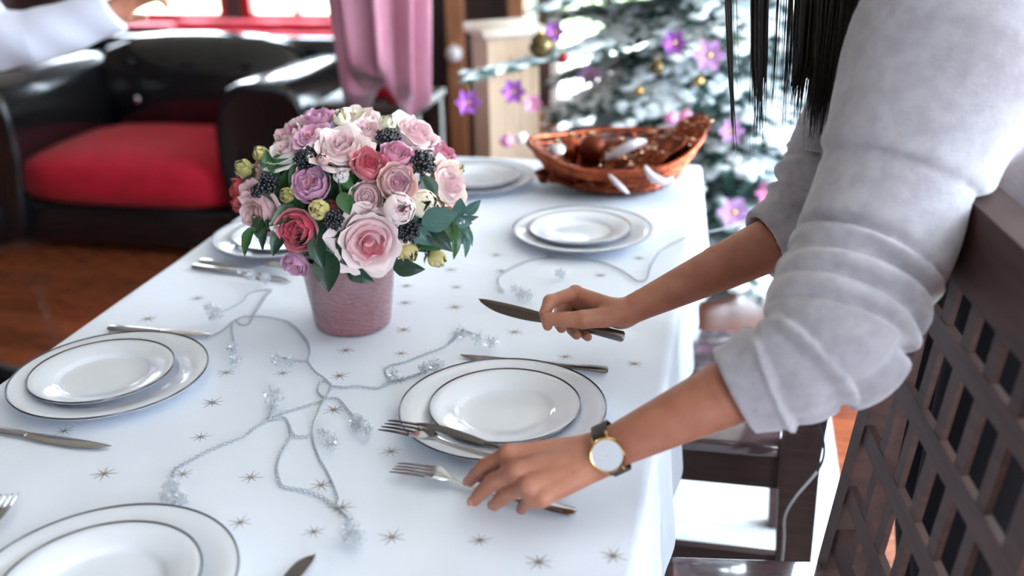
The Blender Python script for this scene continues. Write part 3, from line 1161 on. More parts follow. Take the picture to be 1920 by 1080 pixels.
flower('rose', 672, 216, 34, ('cream', 'pale', 'pale'), 'ivory rose at the crown of the bouquet', tilt=(0, .3))
flower('rose', 686, 243, 33, ('blush', 'blush', 'pale'), 'pale lilac rose behind the topmost berries', tilt=(.1, .3))
flower('bud', 727, 234, 22, ('cream', 'cream', 'cream'), 'ivory bud behind the topmost berries', 'bud')
flower('rose', 782, 247, 46, ('blush', 'blush', 'pale'), 'large blush rose at the back beside the topmost berries', tilt=(.3, .3))
flower('cup', 831, 287, 27, ('rosy', 'pink', 'lilac'), 'small pink rose beside the black berries and the red box', tilt=(.2, .3))
flower('rose', 845, 347, 46, ('blush', 'pale', 'peach'), 'large blush rose on the side towards the copper basket', tilt=(.4, .1))
flower('bud', 859, 318, 14, ('olive', 'cream', 'cream'), 'tiny cream bud on the side towards the copper basket', 'bud', out=1.05)
flower('bud', 538, 366, 18, ('olive', 'olive', 'olive'), 'olive bud tucked beside the lilac ranunculus', 'bud', sep=True)
flower('bud', 606, 300, 16, ('blush', 'dusty', 'dusty'), 'tiny pale pink bud below the large pale rose', 'bud')
flower('bud', 640, 330, 20, ('white', 'white', 'white'), 'whitish bud below the large pale rose', 'bud')
flower('cup', 780, 300, 26, ('pink', 'blush', 'pale'), 'blush rose tucked beneath the black berries', out=.9)
flower('cup', 620, 400, 24, ('deep', 'red', 'red'), 'dark red rose deep inside the bouquet', out=.82)


def leaf_mesh(wd, bend, fold, n=9):
    V, F = [], []
    for j in range(n + 1):
        v = j / n
        w = wd * math.sin(PI * v ** .8) ** .9 if 0 < v < 1 else .004
        z = -bend * v * v
        x = v * (1 - .15 * bend * v)
        for k in (-1, -.5, 0, .5, 1):
            V.append((x, k * w, z + fold * abs(k) * w + .012 * math.sin(v * 20) * abs(k)))
    for j in range(n):
        for k in range(4):
            a = j * 5 + k
            F.append((a, a + 1, a + 6, a + 5))
    return new_mesh('leaf', V, F)


LEAF = [leaf_mesh(.27, .25, .5), leaf_mesh(.33, .1, .3), leaf_mesh(.20, .4, .5)]
for me in LEAF: me.materials.append(MT['leaf'])


def sprig(p, ax, tip, size, n, m_, label, variant=0, spread=.9, name='leaf_sprig', cat='leaf'):
    "leaves on a stem; the first leaf points along tip with its face along ax"
    t = thing(name, label, cat, matrix=frame(tip, ax, p), group='foliage in the pink pot')
    rnd = random.Random(int(p.x * 9999))
    inv = t.matrix_basis.inverted()
    o = link('leaf', LEAF[variant], None, t, matrix=Matrix.Scale(size, 4))
    set_mat(o, MT[m_])
    for k in range(1, n):
        sd = 1 if k % 2 else -1
        M_ = Matrix.Translation((-size * .32 * ((k + 1) // 2), 0, 0)) @ Matrix.Rotation(sd * spread * rnd.uniform(.8, 1.2), 4, 'Z') @ Matrix.Rotation(rnd.uniform(-.3, .3), 4, 'X') @ Matrix.Scale(size * rnd.uniform(.8, 1.), 4)
        o = link('leaf', LEAF[(variant + k) % 3], None, t, matrix=M_)
        set_mat(o, MT[m_])
    foot = inv @ (VTOP + (p - VTOP) * .15)
    MB().tube(smooth_path([(0, 0, 0), (-size * .32 * (n // 2 + .4), 0, -.004), foot], 5), .0013, 5).build('stem', 'stem', t)
    return t


def leafat(px, py, tx, ty, size, n, m_, label, variant=0, out=1.0, spread=.9, face=None):
    p, nn = dome(px, py, out)
    q = deep(tx, ty, (p - CAM).dot(CF) - .01)
    return sprig(p, (nn + (CAM - p).normalized() * .6 + Vector(face or (0, 0, .3))), q - p, size, n, m_, label, variant, spread)


leafat(500, 312, 552, 304, .044, 1, 'leaf', 'bright green leaf beside the whitish pink rose', 1)
leafat(640, 360, 655, 402, .036, 2, 'leaf', 'bright green leaves in the middle of the bouquet', 1)
leafat(640, 330, 662, 355, .03, 2, 'leaf', 'small green leaves below the large pale rose', 0)
leafat(815, 372, 790, 325, .042, 2, 'leafdark', 'dark green leaf between the cream bloom and the black berries', 1, 1.05)
leafat(790, 420, 855, 400, .056, 3, 'leafblue', 'broad blue green leaves beside the round cream bloom', 1, 1.04)
leafat(800, 430, 842, 462, .05, 3, 'leafdark', 'dark leaves under the blue green ones', 0, 1.03)
leafat(850, 430, 862, 482, .044, 3, 'leaf', 'narrow green leaves drooping towards the dinner plates', 2, 1.1, .5)
leafat(870, 440, 882, 480, .034, 4, 'leafblue', 'small narrow leaves drooping at the outer edge', 2, 1.16, .6)
leafat(870, 400, 900, 380, .032, 5, 'leafblue', 'upright sprig of small blue green leaves at the outer edge', 0, 1.16, .7)
leafat(612, 470, 614, 528, .06, 2, 'leafdark', 'dark green leaf hanging down over the pot', 1, 1.02, .6)
leafat(590, 440, 600, 490, .05, 4, 'leafdark', 'dark leaves between the deep red pink rose and the largest rose', 0, 1.0)
leafat(650, 500, 695, 530, .046, 2, 'leafdark', 'dark leaves under the largest rose', 0, .98)
leafat(735, 495, 775, 505, .05, 2, 'leafdark', 'dark leaves over the pot rim below the yellow bud', 0, 1.0)
leafat(475, 425, 452, 466, .045, 2, 'leaf', 'narrow green leaves hanging over the far plate', 2, 1.05, .5)
leafat(500, 425, 488, 455, .035, 3, 'leafdark', 'dark leaves hanging beneath the dusty pink rose', 2, 1.0)
leafat(532, 430, 515, 462, .042, 3, 'leafdark', 'dark leaves beside the deep red pink rose', 0, .98)
leafat(640, 425, 600, 410, .055, 5, 'leaf', 'leafy foliage beside the largest rose', 0, .88)
leafat(560, 390, 540, 400, .05, 5, 'leaf', 'leafy foliage under the lilac ranunculus', 0, .88)
leafat(770, 440, 800, 455, .05, 5, 'leaf', 'leafy foliage beneath the cream bloom', 0, .9)
leafat(700, 400, 680, 400, .055, 5, 'leaf', 'leafy foliage behind the closed pale pink rose', 0, .82)
leafat(520, 340, 510, 320, .05, 5, 'leaf', 'leafy foliage beside the coral rose', 0, .85)
leafat(640, 300, 620, 330, .055, 5, 'leaf', 'leafy foliage below the crown of the bouquet', 0, .82)
leafat(810, 300, 830, 320, .05, 5, 'leaf', 'leafy foliage behind the black berries', 0, .85)
leafat(580, 300, 560, 320, .05, 5, 'leaf', 'leafy foliage around the left berries', 0, .88)


def berries(px, py, rpx, n, label, m_='berry', out=1.0, br=.0034):
    p, nn = dome(px, py, out)
    HEADS.append([px, py, p, nn, rpx * .00070 * .8, build_berries, (px, py, rpx, n, label, m_, out, br)])


def build_berries(p, nn, px, py, rpx, n, label, m_, out, br):
    sc = rpx * .00070
    t = thing('berry_cluster', label, 'berries', matrix=zframe(nn + (CAM - p).normalized() * .4, CR, p), group='berries in the pink pot')
    rnd = random.Random(px)
    mb, st = MB(), MB()
    for k in range(n):
        a, q = k * 2.4, math.sqrt((k + .5) / n)
        c = (sc * q * math.cos(a), sc * q * math.sin(a), sc * .55 * (1 - q * q) + rnd.uniform(-.003, .003))
        mb.ball(c, br * rnd.uniform(.85, 1.15), 8, 5)
        st.tube([c, (c[0] * .2, c[1] * .2, -sc * .9)], .0006, 4)
    b = mb.build('berries', m_, t)
    tag(b, kind='stuff')
    st.build('stalks', 'stem', t)
    inv = t.matrix_basis.inverted()
    MB().tube([(0, 0, -sc * .8), inv @ (VTOP + (p - VTOP) * .2)], .0014, 5).build('stem', 'stem', t)


berries(575, 297, 24, 42, 'black berry cluster beside the whitish pink rose')
berries(729, 262, 27, 46, 'topmost black berry cluster between the blush roses', out=1.03)
berries(793, 305, 26, 40, 'loose black berry cluster above the dark green leaf', out=1.02)
berries(503, 345, 22, 34, 'black berry cluster beside the coral rose', out=1.04)
berries(764, 432, 24, 34, 'black berry cluster under the round pale pink bloom')
berries(626, 412, 20, 26, 'dark berry cluster beside the largest rose')
berries(484, 358, 14, 14, 'withered dark berry cluster on the dusty pink rose', out=1.1)
berries(521, 424, 15, 14, 'tiny white blossoms above the far plate', 'whiteberry', br=.0036)
berries(869, 411, 14, 14, 'tiny white blossoms at the outer edge among blue green leaves', 'whiteberry', out=1.12, br=.0036)

for it in range(120):                             # heads that crowd each other slide apart along the line of sight
    mv = [0.] * len(HEADS)
    for i in range(len(HEADS)):
        for j in range(i):
            a, b = HEADS[i], HEADS[j]
            g = a[4] + b[4] - (a[2] - b[2]).length
            if g > 0:
                s_ = 1 if (a[2] - CAM).length > (b[2] - CAM).length else -1
                mv[i] += s_ * g * .12
                mv[j] -= s_ * g * .12
    for h_, m_ in zip(HEADS, mv):
        d = (h_[2] - CAM).normalized()
        q = h_[2] + d * max(-.004, min(.004, m_))
        if (q - dome(h_[0], h_[1])[0]).length < .055: h_[2] = q
for h_ in HEADS: h_[5](h_[2], h_[3], *h_[6])

# ------------------------------------------------------------------ fairy lights
fl = thing('fairy_light_string', 'clear wired fairy light string with crystal stars lying around the flower pot', 'fairy lights', VC + Vector((-.05, -.15, 0)))
FLI = Matrix.Translation(-fl.location)


def resample(P, step):
    out = [P[0]]
    acc = 0.
    for a, b in zip(P, P[1:]):
        d = (b - a).length
        while acc + d >= step:
            a = a + (b - a) * ((step - acc) / (b - a).length)
            d = (b - a).length
            out.append(a.copy())
            acc = 0.
        acc += d
    return out


def twisted(pts3, parent, name='wire', matl='wire', R=.0011, r=.0008, pitch=.016, inv=FLI, lift=True):
    P = resample(smooth_path(pts3, 8), .0025)
    mb = MB()
    for s_ in (0, PI):
        q = []
        for i, p in enumerate(P):
            t = (P[min(i + 1, len(P) - 1)] - P[max(0, i - 1)]).normalized()
            a = Vector((0, 0, 1))
            n = t.cross(a).normalized()
            b = n.cross(t)
            ph = i * .0025 / pitch * 2 * PI + s_
            spread = R * (1 + 1.6 * max(0, math.sin(i * .021)) ** 3)
            q.append(inv @ (p + n * math.cos(ph) * spread + b * math.sin(ph) * R))
        mb.tube(q, r, 5)
    return mb.build(name, matl, parent, sharp=None)


def onto(pts, lift=.0028):
    o = []
    for px, py in pts:
        p = at(px, py, TOP + .003)
        o.append(Vector((p.x, p.y, cloth_z(p.x, p.y) + crease(p.x, p.y) + lift)))
    return o


WIRES = [
    [(391, 632), (416, 620), (435, 604), (454, 595), (472, 594), (500, 596), (535, 604), (554, 617), (566, 630), (577, 645), (580, 664), (577, 679), (591, 698), (610, 712),
     (620, 726), (611, 745), (604, 756), (592, 782), (585, 804), (587, 827), (596, 856), (611, 882), (622, 904), (633, 934), (630, 949), (648, 967), (656, 978)],
    [(438, 640), (434, 614), (440, 601), (451, 609), (466, 607), (475, 590), (485, 576), (497, 557), (507, 545), (479, 546), (463, 554), (457, 564), (432, 578), (412, 586)],
    [(622, 725), (645, 727), (670, 725), (707, 728), (733, 717), (759, 710), (790, 700), (818, 686)],
    [(622, 722), (604, 715), (595, 730), (599, 741), (612, 748), (633, 749), (655, 775), (668, 786)],
    [(604, 753), (559, 767), (522, 778), (504, 788), (478, 804), (459, 819), (437, 827), (393, 845), (344, 871), (328, 882), (324, 900), (330, 925)],
    [(515, 752), (508, 775), (500, 790), (530, 784), (541, 797), (546, 812), (556, 820), (583, 820)],
    [(546, 812), (541, 827), (526, 853), (519, 878), (522, 901), (531, 915), (567, 921), (596, 930), (615, 941), (628, 952), (638, 949)],
    [(733, 717), (722, 700), (727, 688), (760, 679), (800, 664), (829, 654), (848, 640), (862, 622), (880, 626), (900, 632)],
    [(577, 679), (555, 678), (530, 672)],
    [(940, 548), (936, 520), (985, 492), (1030, 484), (1075, 484), (1120, 490), (1160, 505), (1195, 528)],
]
for w_ in WIRES: twisted(onto(w_), fl)
p0 = onto([(1195, 528), (1212, 524), (1222, 495)])
drop = [deep(1245, 466, 1.875), deep(1300, 441, 1.945), deep(1372, 424, 2.14), deep(1415, 402, 2.4), deep(1445, 372, 2.72), deep(1458, 352, 2.88)]
twisted(p0 + drop, fl)
MB().tube([FLI @ deep(1452, 356, 2.86), FLI @ deep(1472, 346, 2.92)], .011, 8).build('plug', 'cable_dark', fl)


def crystal_mesh(n, seed):
    "faceted clear blossom: small beads around a middle, each drawn out to a blunt tip"
    rnd = random.Random(seed)
    mb = MB()
    mb.ball((0, 0, 0), .34, 7, 5)
    for k in range(n):
        z = 1 - 2 * (k + .5) / n
        a = k * 2.39996
        d = Vector((math.sqrt(1 - z * z) * math.cos(a), math.sqrt(1 - z * z) * math.sin(a), z))
        L = rnd.uniform(.72, 1.0)
        x = d.orthogonal().normalized() * .27
        y = d.cross(x).normalized() * .27
        c = d * L * .68
        mb.add([d * .2, c + x, c + y, c - x, c - y, d * L], [(0, 2, 1), (0, 3, 2), (0, 4, 3), (0, 1, 4), (5, 1, 2), (5, 2, 3), (5, 3, 4), (5, 4, 1)])
    me = mb.mesh('crystal_star', False)
    me.materials.append(MT['crystal'])
    return me


CM = [crystal_mesh(13, 1), crystal_mesh(16, 2)]
BULBS = [(515, 742, 1.15), (436, 652, .7), (440, 676, .75), (403, 588, 1.0), (392, 575, .7), (497, 522, .8), (470, 517, .8), (518, 672, .7), (545, 676, .6),
         (672, 788, .8), (688, 806, .8), (668, 800, .6), (620, 826, .95), (605, 812, .6), (655, 990, 1.0), (668, 1008, .8), (322, 908, .85), (336, 934, .75), (310, 930, .6),
         (818, 684, .9), (795, 690, .7), (865, 622, .7), (895, 634, .85), (922, 640, .8), (740, 700, .7), (976, 548, .85), (992, 552, .7), (1050, 512, .8), (965, 540, .6), (940, 545, .5)]
for i, (px, py, s_) in enumerate(BULBS):
    r_ = .0168 * s_
    p = at(px, py, TOP + .003 + r_ * .9)
    o = link('crystal_star', CM[i % 2], None, fl, matrix=FLI @ Matrix.Translation(p) @ Matrix.Rotation(i * 1.3, 4, 'Z') @ Matrix.Rotation(i * .9, 4, 'X') @ Matrix.Scale(r_, 4))
    


# ------------------------------------------------------------------ copper basket at the far end of the table
BKP = at(1160, 352, TOP + .003)
BKP.z = TOP + .0035
bk = thing('copper_basket', 'leaf shaped copper wire basket at the far end of the table', 'basket', BKP, .17)


def bk_rim(a, lev):
    "outline at angle a; lev 0 = floor, 1 = rim"
    c, s_ = math.cos(a), math.sin(a)
    point = 1 + .10 * max(0, -c) ** 6
    sc = .56 + .44 * lev ** .7
    x = .182 * c * point * sc
    y = .128 * s_ * sc * (1 - .25 * abs(c) ** 3)
    z = lev * (.066 + .035 * abs(c) ** 4 + .030 * max(0, s_) + .018 * max(0, c) ** 2)
    return Vector((x, y, z + .004))


na = 56
V, F = [], []
levs = [0, .15, .35, .55, .7]
for lv in levs:
    for k in range(na): V.append(bk_rim(2 * PI * k / na, lv))
for i in range(len(levs) - 1):
    for k in range(na): F.append((i * na + k, i * na + (k + 1) % na, (i + 1) * na + (k + 1) % na, (i + 1) * na + k))
F.append(tuple(range(na))[::-1])
link('bowl', new_mesh('bowl', V, F), 'copperdark', bk)
for lv, r in ((1.0, .0062), (.72, .005), (.86, .0028), (.5, .004), (.25, .004)):
    MB().tube([bk_rim(2 * PI * k / na, lv) for k in range(na + 1)], r, 8).build('rim_wire' if lv == 1 else 'band_wire', 'copper', bk)
for k in range(28):
    a = 2 * PI * k / 28
    MB().tube([bk_rim(a, lv) for lv in (0.05, .3, .6, .8, 1.0)], .0032, 6).build('rib', 'copper', bk)
# crumpled sequin cloth heaped inside, rising over one end
rnd = random.Random(5)
V, F = [], []
nr, nt = 16, 64
for j in range(nr + 1):
    rho = j / nr
    for i in range(nt):
        a = 2 * PI * i / nt
        c = math.cos(a)
        over = 1 + .16 * max(0, c) ** 3
        p = bk_rim(a, .9) * 1
        x, y = p.x * rho * over * .96, p.y * rho * (.94 + .1 * max(0, c))
        u = (x + .02) / .2
        h = .066 + .074 * max(0, u) + .014 * math.sin(60 * x + 20 * y) * math.sin(75 * y + 1) + .008 * math.sin(150 * x + 40 * y) * math.sin(130 * y)
        lift = .036 * max(0, rho - .6) / .4 * max(0, c) ** 2 * (1 + .5 * math.sin(5 * a))
        z = h * (1 - .25 * rho ** 4) + lift - .022 * max(0, -u) ** .5
        V.append((x, y, max(z, .02)))
for j in range(nr):
    for i in range(nt):
        a = j * nt + i
        F.append((a, j * nt + (i + 1) % nt, (j + 1) * nt + (i + 1) % nt, a + nt))
sq = link('sequin_cloth', new_mesh('sequin_cloth', V, F), 'copperdark', bk)
so = sq.modifiers.new('thick', 'SOLIDIFY')
so.thickness = .003
V = [v for v in V if v[0] > -.03 or rnd.random() < .25]
mb = MB()


def disc(mb, p, n, r):
    n = Vector(n).normalized()
    x = n.orthogonal().normalized() * r
    y = n.cross(x)
    ring = [p + x * math.cos(q * PI / 3) + y * math.sin(q * PI / 3) for q in range(6)]
    mb.add(ring + [v + n * r * .18 for v in ring], [(5, 4, 3, 2, 1, 0), (6, 7, 8, 9, 10, 11)] + [(q, (q + 1) % 6, 6 + (q + 1) % 6, 6 + q) for q in range(6)])


for k in range(520):
    p = Vector(V[rnd.randrange(len(V))]) + Vector((rnd.uniform(-.006, .006), rnd.uniform(-.006, .006), .004))
    disc(mb, p, (rnd.gauss(0, .3), rnd.gauss(0, .25) + .14, 1), rnd.uniform(.0024, .0048))
tag(mb.build('sequins', 'bead', sq, smooth=False), kind='stuff')
mb = MB()
for k in range(60):
    a = rnd.uniform(0, 6.28)
    disc(mb, bk_rim(a, rnd.uniform(.7, 1.0)) * rnd.uniform(.9, 1.0) + Vector((0, 0, .005)), (rnd.gauss(0, .3), rnd.gauss(0, .25) + .14, 1), rnd.uniform(.002, .004))
tag(mb.build('sequin_trim', 'bead', bk, smooth=False), kind='stuff')
RB = Matrix.Translation(BKP) @ Matrix.Rotation(.17, 4, 'Z')


def bauble(name, p, r, m_, label, cat='bauble', group='baubles on the fir tree', hang=.03):
    t = thing(name, label, cat, p, 0, group)
    MB().ball((0, 0, 0), r, 18, 12).build('ball', m_, t, sharp=None)
    MB().lathe([(.001, r * 1.22), (r * .22, r * 1.2), (r * .24, r * .95)], 10).build('cap', 'gold', t)
    if hang: MB().tube([(0, 0, r * 1.2), (0, .004, r * 1.2 + hang)], .0008, 5).build('hook', 'gold', t)
    return t


bauble('bauble', RB @ Vector((-.138, -.015, .085)), .024, 'silver', 'silver glass bauble at the pointed end of the copper basket', hang=0, group='baubles in the copper basket')
bauble('bauble', RB @ Vector((-.105, .04, .081)), .028, 'copper', 'copper bauble lying in the copper basket beside the silver one', hang=0, group='baubles in the copper basket')
bauble('bauble', RB @ Vector((-.060, .0, .090)), .03, 'copperdark', 'dark copper bauble lying in the copper basket', hang=0, group='baubles in the copper basket')


def ribbon(pts, w, label):
    P = smooth_path(pts, 8)
    V, F = [], []
    for i, p in enumerate(P):
        t = (P[min(i + 1, len(P) - 1)] - P[max(i - 1, 0)]).normalized()
        n = t.cross(Vector((.2, -1, .3))).normalized()
        for sgn in (-1, 1):
            V.append(RB @ (p + n * sgn * w * math.sin(PI * (.12 + .76 * i / (len(P) - 1)))))
    for i in range(len(P) - 1): F.append((2 * i, 2 * i + 1, 2 * i + 3, 2 * i + 2))
    o = link('ribbon', new_mesh('ribbon', V, F), 'ribbon')
    md = o.modifiers.new('thick', 'SOLIDIFY')
    md.thickness = .001
    tag(o, label, 'ribbon')


ribbon([(-.035, -.07, .085), (.0, -.075, .105), (.03, -.07, .118), (.055, -.05, .118)], .011, 'upper curled silver ribbon on the copper basket')
ribbon([(.045, -.125, .085), (.06, -.135, .065), (.085, -.135, .052), (.105, -.130, .06)], .010, 'lower curled silver ribbon at the front of the copper basket')
ribbon([(-.03, -.135, .07), (-.01, -.142, .05), (.012, -.145, .03)], .006, 'short silver ribbon end hanging down the copper basket')

# ------------------------------------------------------------------ flocked fir tree
TP = Vector((-.10, 3.45, 0))
tree = thing('fir_tree', 'snow flocked fir tree standing between the table and the garden doors', 'tree', TP)
MB().tube([(0, 0, .02), (0, 0, .9), (0, 0, 2.1)], [.045, .032, .008], 10).build('trunk', 'bark', tree)
st = MB().lathe([(.001, 0), (.17, 0), (.17, .02), (.06, .06), (.055, .16), (.001, .16)], 24).build('stand', 'darkcab', tree)


def branch_mesh(seed):
    r = random.Random(seed)
    V, F, MI = [], [], []

    def needle(p, d, L, w, mi):
        s_ = d.cross(Vector((r.uniform(-1, 1), r.uniform(-1, 1), r.uniform(-1, 1)))).normalized() * w
        n = len(V)
        V.extend([p - s_, p + s_, p + d * L])
        F.append((n, n + 1, n + 2))
        MI.append(mi)

    def lump(p, a, b):
        n0 = len(V)
        mb = MB().ball(p, (a, a, b), 6, 4)
        V.extend(Vector(v) for v in mb.v)
        for q in mb.f:
            F.append(tuple(i + n0 for i in q))
            MI.append(1)

    def twig(p0, d, L, depth):
        n = max(3, int(L / .035))
        for i in range(n + 1):
            q = i / n
            p = p0 + d * L * q + Vector((0, 0, -.10 * L * q * q))
            for k in range(15):
                nd = (d * .7 + Vector((r.uniform(-1, 1), r.uniform(-1, 1), r.uniform(-.7, .9)))).normalized()
                needle(p + d * r.uniform(0, .03), nd, r.uniform(.035, .06), .0050, 1 if (nd.z > .12 and r.random() < .12) else 0)
            if r.random() < .30 * (1 if depth else .9):
                lump(p + Vector((r.uniform(-.01, .01), r.uniform(-.01, .01), .012)), r.uniform(.025, .062), r.uniform(.012, .024))
            if depth == 0 and i > 0 and i < n:
                for sd in (-1, 1):
                    a = sd * r.uniform(.6, 1.0)
                    d2 = Vector((d.x * math.cos(a) - d.y * math.sin(a), d.x * math.sin(a) + d.y * math.cos(a), r.uniform(-.15, .12))).normalized()
                    twig(p, d2, L * (.46 - .26 * q) * r.uniform(.8, 1.1), 1)
    twig(Vector((0, 0, 0)), Vector((1, 0, 0)), 1.0, 0)
    me = bpy.data.meshes.new('branch')
    me.from_pydata([tuple(v) for v in V], [], F)
    for m_ in ('needle', 'snow', 'bark'): me.materials.append(MT[m_])
    me.polygons.foreach_set('material_index', MI)
    me.update()
    return me


BM = [branch_mesh(s_) for s_ in range(4)]
PED = deep(945, 44, 3.15)
PEDA = math.atan2(PED.y - TP.y, PED.x - TP.x)
rnd = random.Random(11)
zb = .36
kb = 0
while zb < 2.0:
    Lb = .86 * (1 - zb / 2.25) + .06
    nb = 7 if zb < 1.1 else 5
    for k in range(nb):
        a = kb * 2.39996 + rnd.uniform(-.2, .2)
        o = link('branch', BM[kb % 4], None, tree)
        dr = rnd.uniform(.02, .22) if zb > .55 else rnd.uniform(-.06, .06)
        sc = Lb * rnd.uniform(.82, 1.08)
        turn = math.atan2(math.sin(a - PEDA), math.cos(a - PEDA))
        if abs(turn) < .62: sc = min(sc, .47 if abs(turn) < .4 else .56)          # the branches stop short of the pedestal
        o.matrix_basis = Matrix.Translation((.02 * math.cos(a), .02 * math.sin(a), zb + rnd.uniform(-.03, .03))) @ Matrix.Rotation(a, 4, 'Z') @ Matrix.Rotation(dr, 4, 'Y') @ Matrix.Scale(sc, 4)
        kb += 1
    zb += .12


def flower_ornament(p, r, m_, label, hook=None):
    t = thing('blossom_ornament', label, 'ornament', p, 0, 'blossom ornaments on the fir tree')
    Mf = zframe((CAM - p), CR, (0, 0, 0), r).to_3x3().to_4x4()
    for k in range(6):
        o = link('petal', LEAF[1], None, t, matrix=Mf @ Matrix.Rotation(k * PI / 3, 4, 'Z') @ Matrix.Rotation(-.35, 4, 'Y'))
        set_mat(o, MT[m_])
    MB().ball((0, 0, 0), r * .22, 8, 6).build('centre', 'gold', t)
    MB().tube([(0, 0, r * .1), hook if hook is not None else (0, .03, r * .5)], .0012, 5).build('hook', 'gold', t)


# two long snow dusted branches reach past the pedestal
LONG = []
for i_, (tip, z0, wid) in enumerate(((deep(856, 150, 2.75), .04, .17), (deep(988, 24, 2.80), .08, .24))):
    z0 = tip.z + z0
    base_ = Vector((0, 0, z0))
    q = tip - TP
    o = link('branch', BM[1 + i_], None, tree)
    L_ = (q - base_).length
    d_ = (q + Vector((0, 0, .035 * L_)) - base_) * .87     # the tip twigs reach on and the branch sags a little
    o.matrix_basis = frame(d_, (0, 0, 1), base_) @ Matrix.Diagonal((d_.length, d_.length * wid, d_.length * .35, 1))
    LONG.append((TP + base_, tip))


def on_long(k, px):
    "point of long branch k seen above pixel column px"
    a, b = LONG[k]
    lo_, hi_ = 0., 1.
    for _ in range(30):
        t_ = (lo_ + hi_) / 2
        v = a + (b - a) * t_ - CAM
        if 960 + FPX * v.dot(CR) / v.dot(CF) > px: lo_ = t_
        else: hi_ = t_
    p = a + (b - a) * t_
    p.z += .02 * (b - a).length * t_ * (1 - t_)
    return p


from mathutils.bvhtree import BVHTree
BVH = [BVHTree.FromPolygons([v.co for v in me.vertices], [p.vertices[:] for p in me.polygons]) for me in BM]
BR_ = [(BVH[BM.index(o.data)], Matrix.Translation(TP) @ o.matrix_basis) for o in tree.children if o.name.startswith('branch')]
BR_ = [(t_, M_, M_.inverted()) for t_, M_ in BR_]


def on_tree(px, py, r, reach=16):
    "where an ornament seen at the pixel hangs against the nearest twigs"
    best = 9.
    for dx, dy in ((0, 0), (-.6, .3), (.6, .3), (0, -.8), (.3, .8), (-.4, -.5), (.5, -.5), (-.9, 0), (.9, 0), (0, .5)):
        d = CR * ((px + dx * reach - 960) / FPX) + CU * ((540 - py - dy * reach) / FPX) + CF
        for t_, M_, I_ in BR_:
            o_ = I_ @ CAM
            dl = (I_.to_3x3() @ d).normalized()
            h_ = t_.ray_cast(o_, dl)
            if h_[0] is not None: best = min(best, (M_ @ h_[0] - CAM).dot(CF))
    if best > 8: best = 3.0
    return deep(px, py, best - r * .75)


MT['orn_violet'] = mat('violet_glitter', (150, 78, 176), .3, .5, col2=(176, 104, 196), scale=60)
MT['orn_pink'] = mat('pink_gloss', (232, 142, 190), .22, .25, coat=.6)
MT['orn_lilac'] = mat('lilac_silk', (212, 166, 220), .45, col2=(196, 142, 206), scale=30)
MT['orn_bronze'] = mat('bronze_gloss', (112, 98, 66), .18, .8)
MT['orn_white'] = mat('pearl_gloss', (238, 236, 240), .18, coat=.6)
MT['orn_red'] = mat('dark_red_gloss', (150, 30, 50), .3, .2)
def hung(k, px, py, r, m_, label, kind='b'):
    "ornament on a thread from long branch k"
    u = on_long(k, px)
    p = deep(px, py, (u - CAM).dot(CF))
    if kind == 'b': bauble('bauble', p, r, m_, label, hang=max(.02, u.z - p.z - r * 1.2))
    else: flower_ornament(p, r, m_, label, hook=u - p)


hung(1, 1015, 86, .036, 'orn_bronze', 'big bronze bauble hanging beside the cream pedestal')
hung(1, 1056, 110, .016, 'orn_red', 'dark red bauble beside the big bronze one')
hung(1, 1040, 60, .035, 'orn_violet', 'violet blossom ornament above the big bronze bauble', 'f')
hung(0, 950, 264, .019, 'orn_pink', 'pink bauble low on the fir tree beside the cream pedestal')
hung(0, 978, 258, .017, 'orn_white', 'pearl bauble low on the fir tree beside the cream pedestal')
hung(0, 962, 172, .04, 'orn_violet', 'violet blossom ornament beside the cream pedestal', 'f')
hung(0, 998, 194, .03, 'orn_pink', 'small pink blossom ornament under the violet one', 'f')
hung(0, 878, 192, .04, 'orn_violet', 'violet blossom ornament in front of the dark cabinet', 'f')
bauble('bauble', on_tree(1232, 126, .022), .022, 'orn_bronze', 'small bronze bauble in the middle of the fir tree')
p = on_tree(1258, 222, .020)
bauble('bauble', p, .020, 'orn_pink', 'pink bauble of a touching pair above the copper basket')
bauble('bauble', deep(1285, 218, (p - CAM).dot(CF)), .019, 'orn_pink', 'pink bauble of a touching pair nearer the hanging hair')
bauble('bauble', on_tree(1198, 170, .015), .015, 'gold', 'small golden bauble in the middle of the fir tree')
bauble('bauble', on_tree(1310, 152, .016), .016, 'gold', 'small golden bauble near the hanging hair')
for px, py, r, m_, lb in ((1106, 140, .045, 'orn_lilac', 'lilac blossom ornament above the copper basket'),
                          (1264, 80, .04, 'orn_violet', 'violet blossom ornament high on the fir tree'),
                          (1330, 104, .05, 'orn_lilac', 'lilac blossom ornament near the hanging hair'),
                          (1376, 398, .05, 'orn_lilac', 'lilac blossom ornament low on the tree beside the far arm'),
                          (1440, 362, .04, 'orn_pink', 'pink blossom ornament low on the tree beside the cuff'),
                          (1372, 246, .04, 'orn_lilac', 'lilac blossom ornament behind the hanging hair')):
    flower_ornament(on_tree(px, py, r, 22), r, m_, lb)

# ------------------------------------------------------------------ background furniture
ac = thing('armchair', 'black leather armchair with a red velvet seat cushion', 'armchair', (-2.27, 3.86, 0))


def part(name, me, m_, parent): return link(name, me, m_, parent)


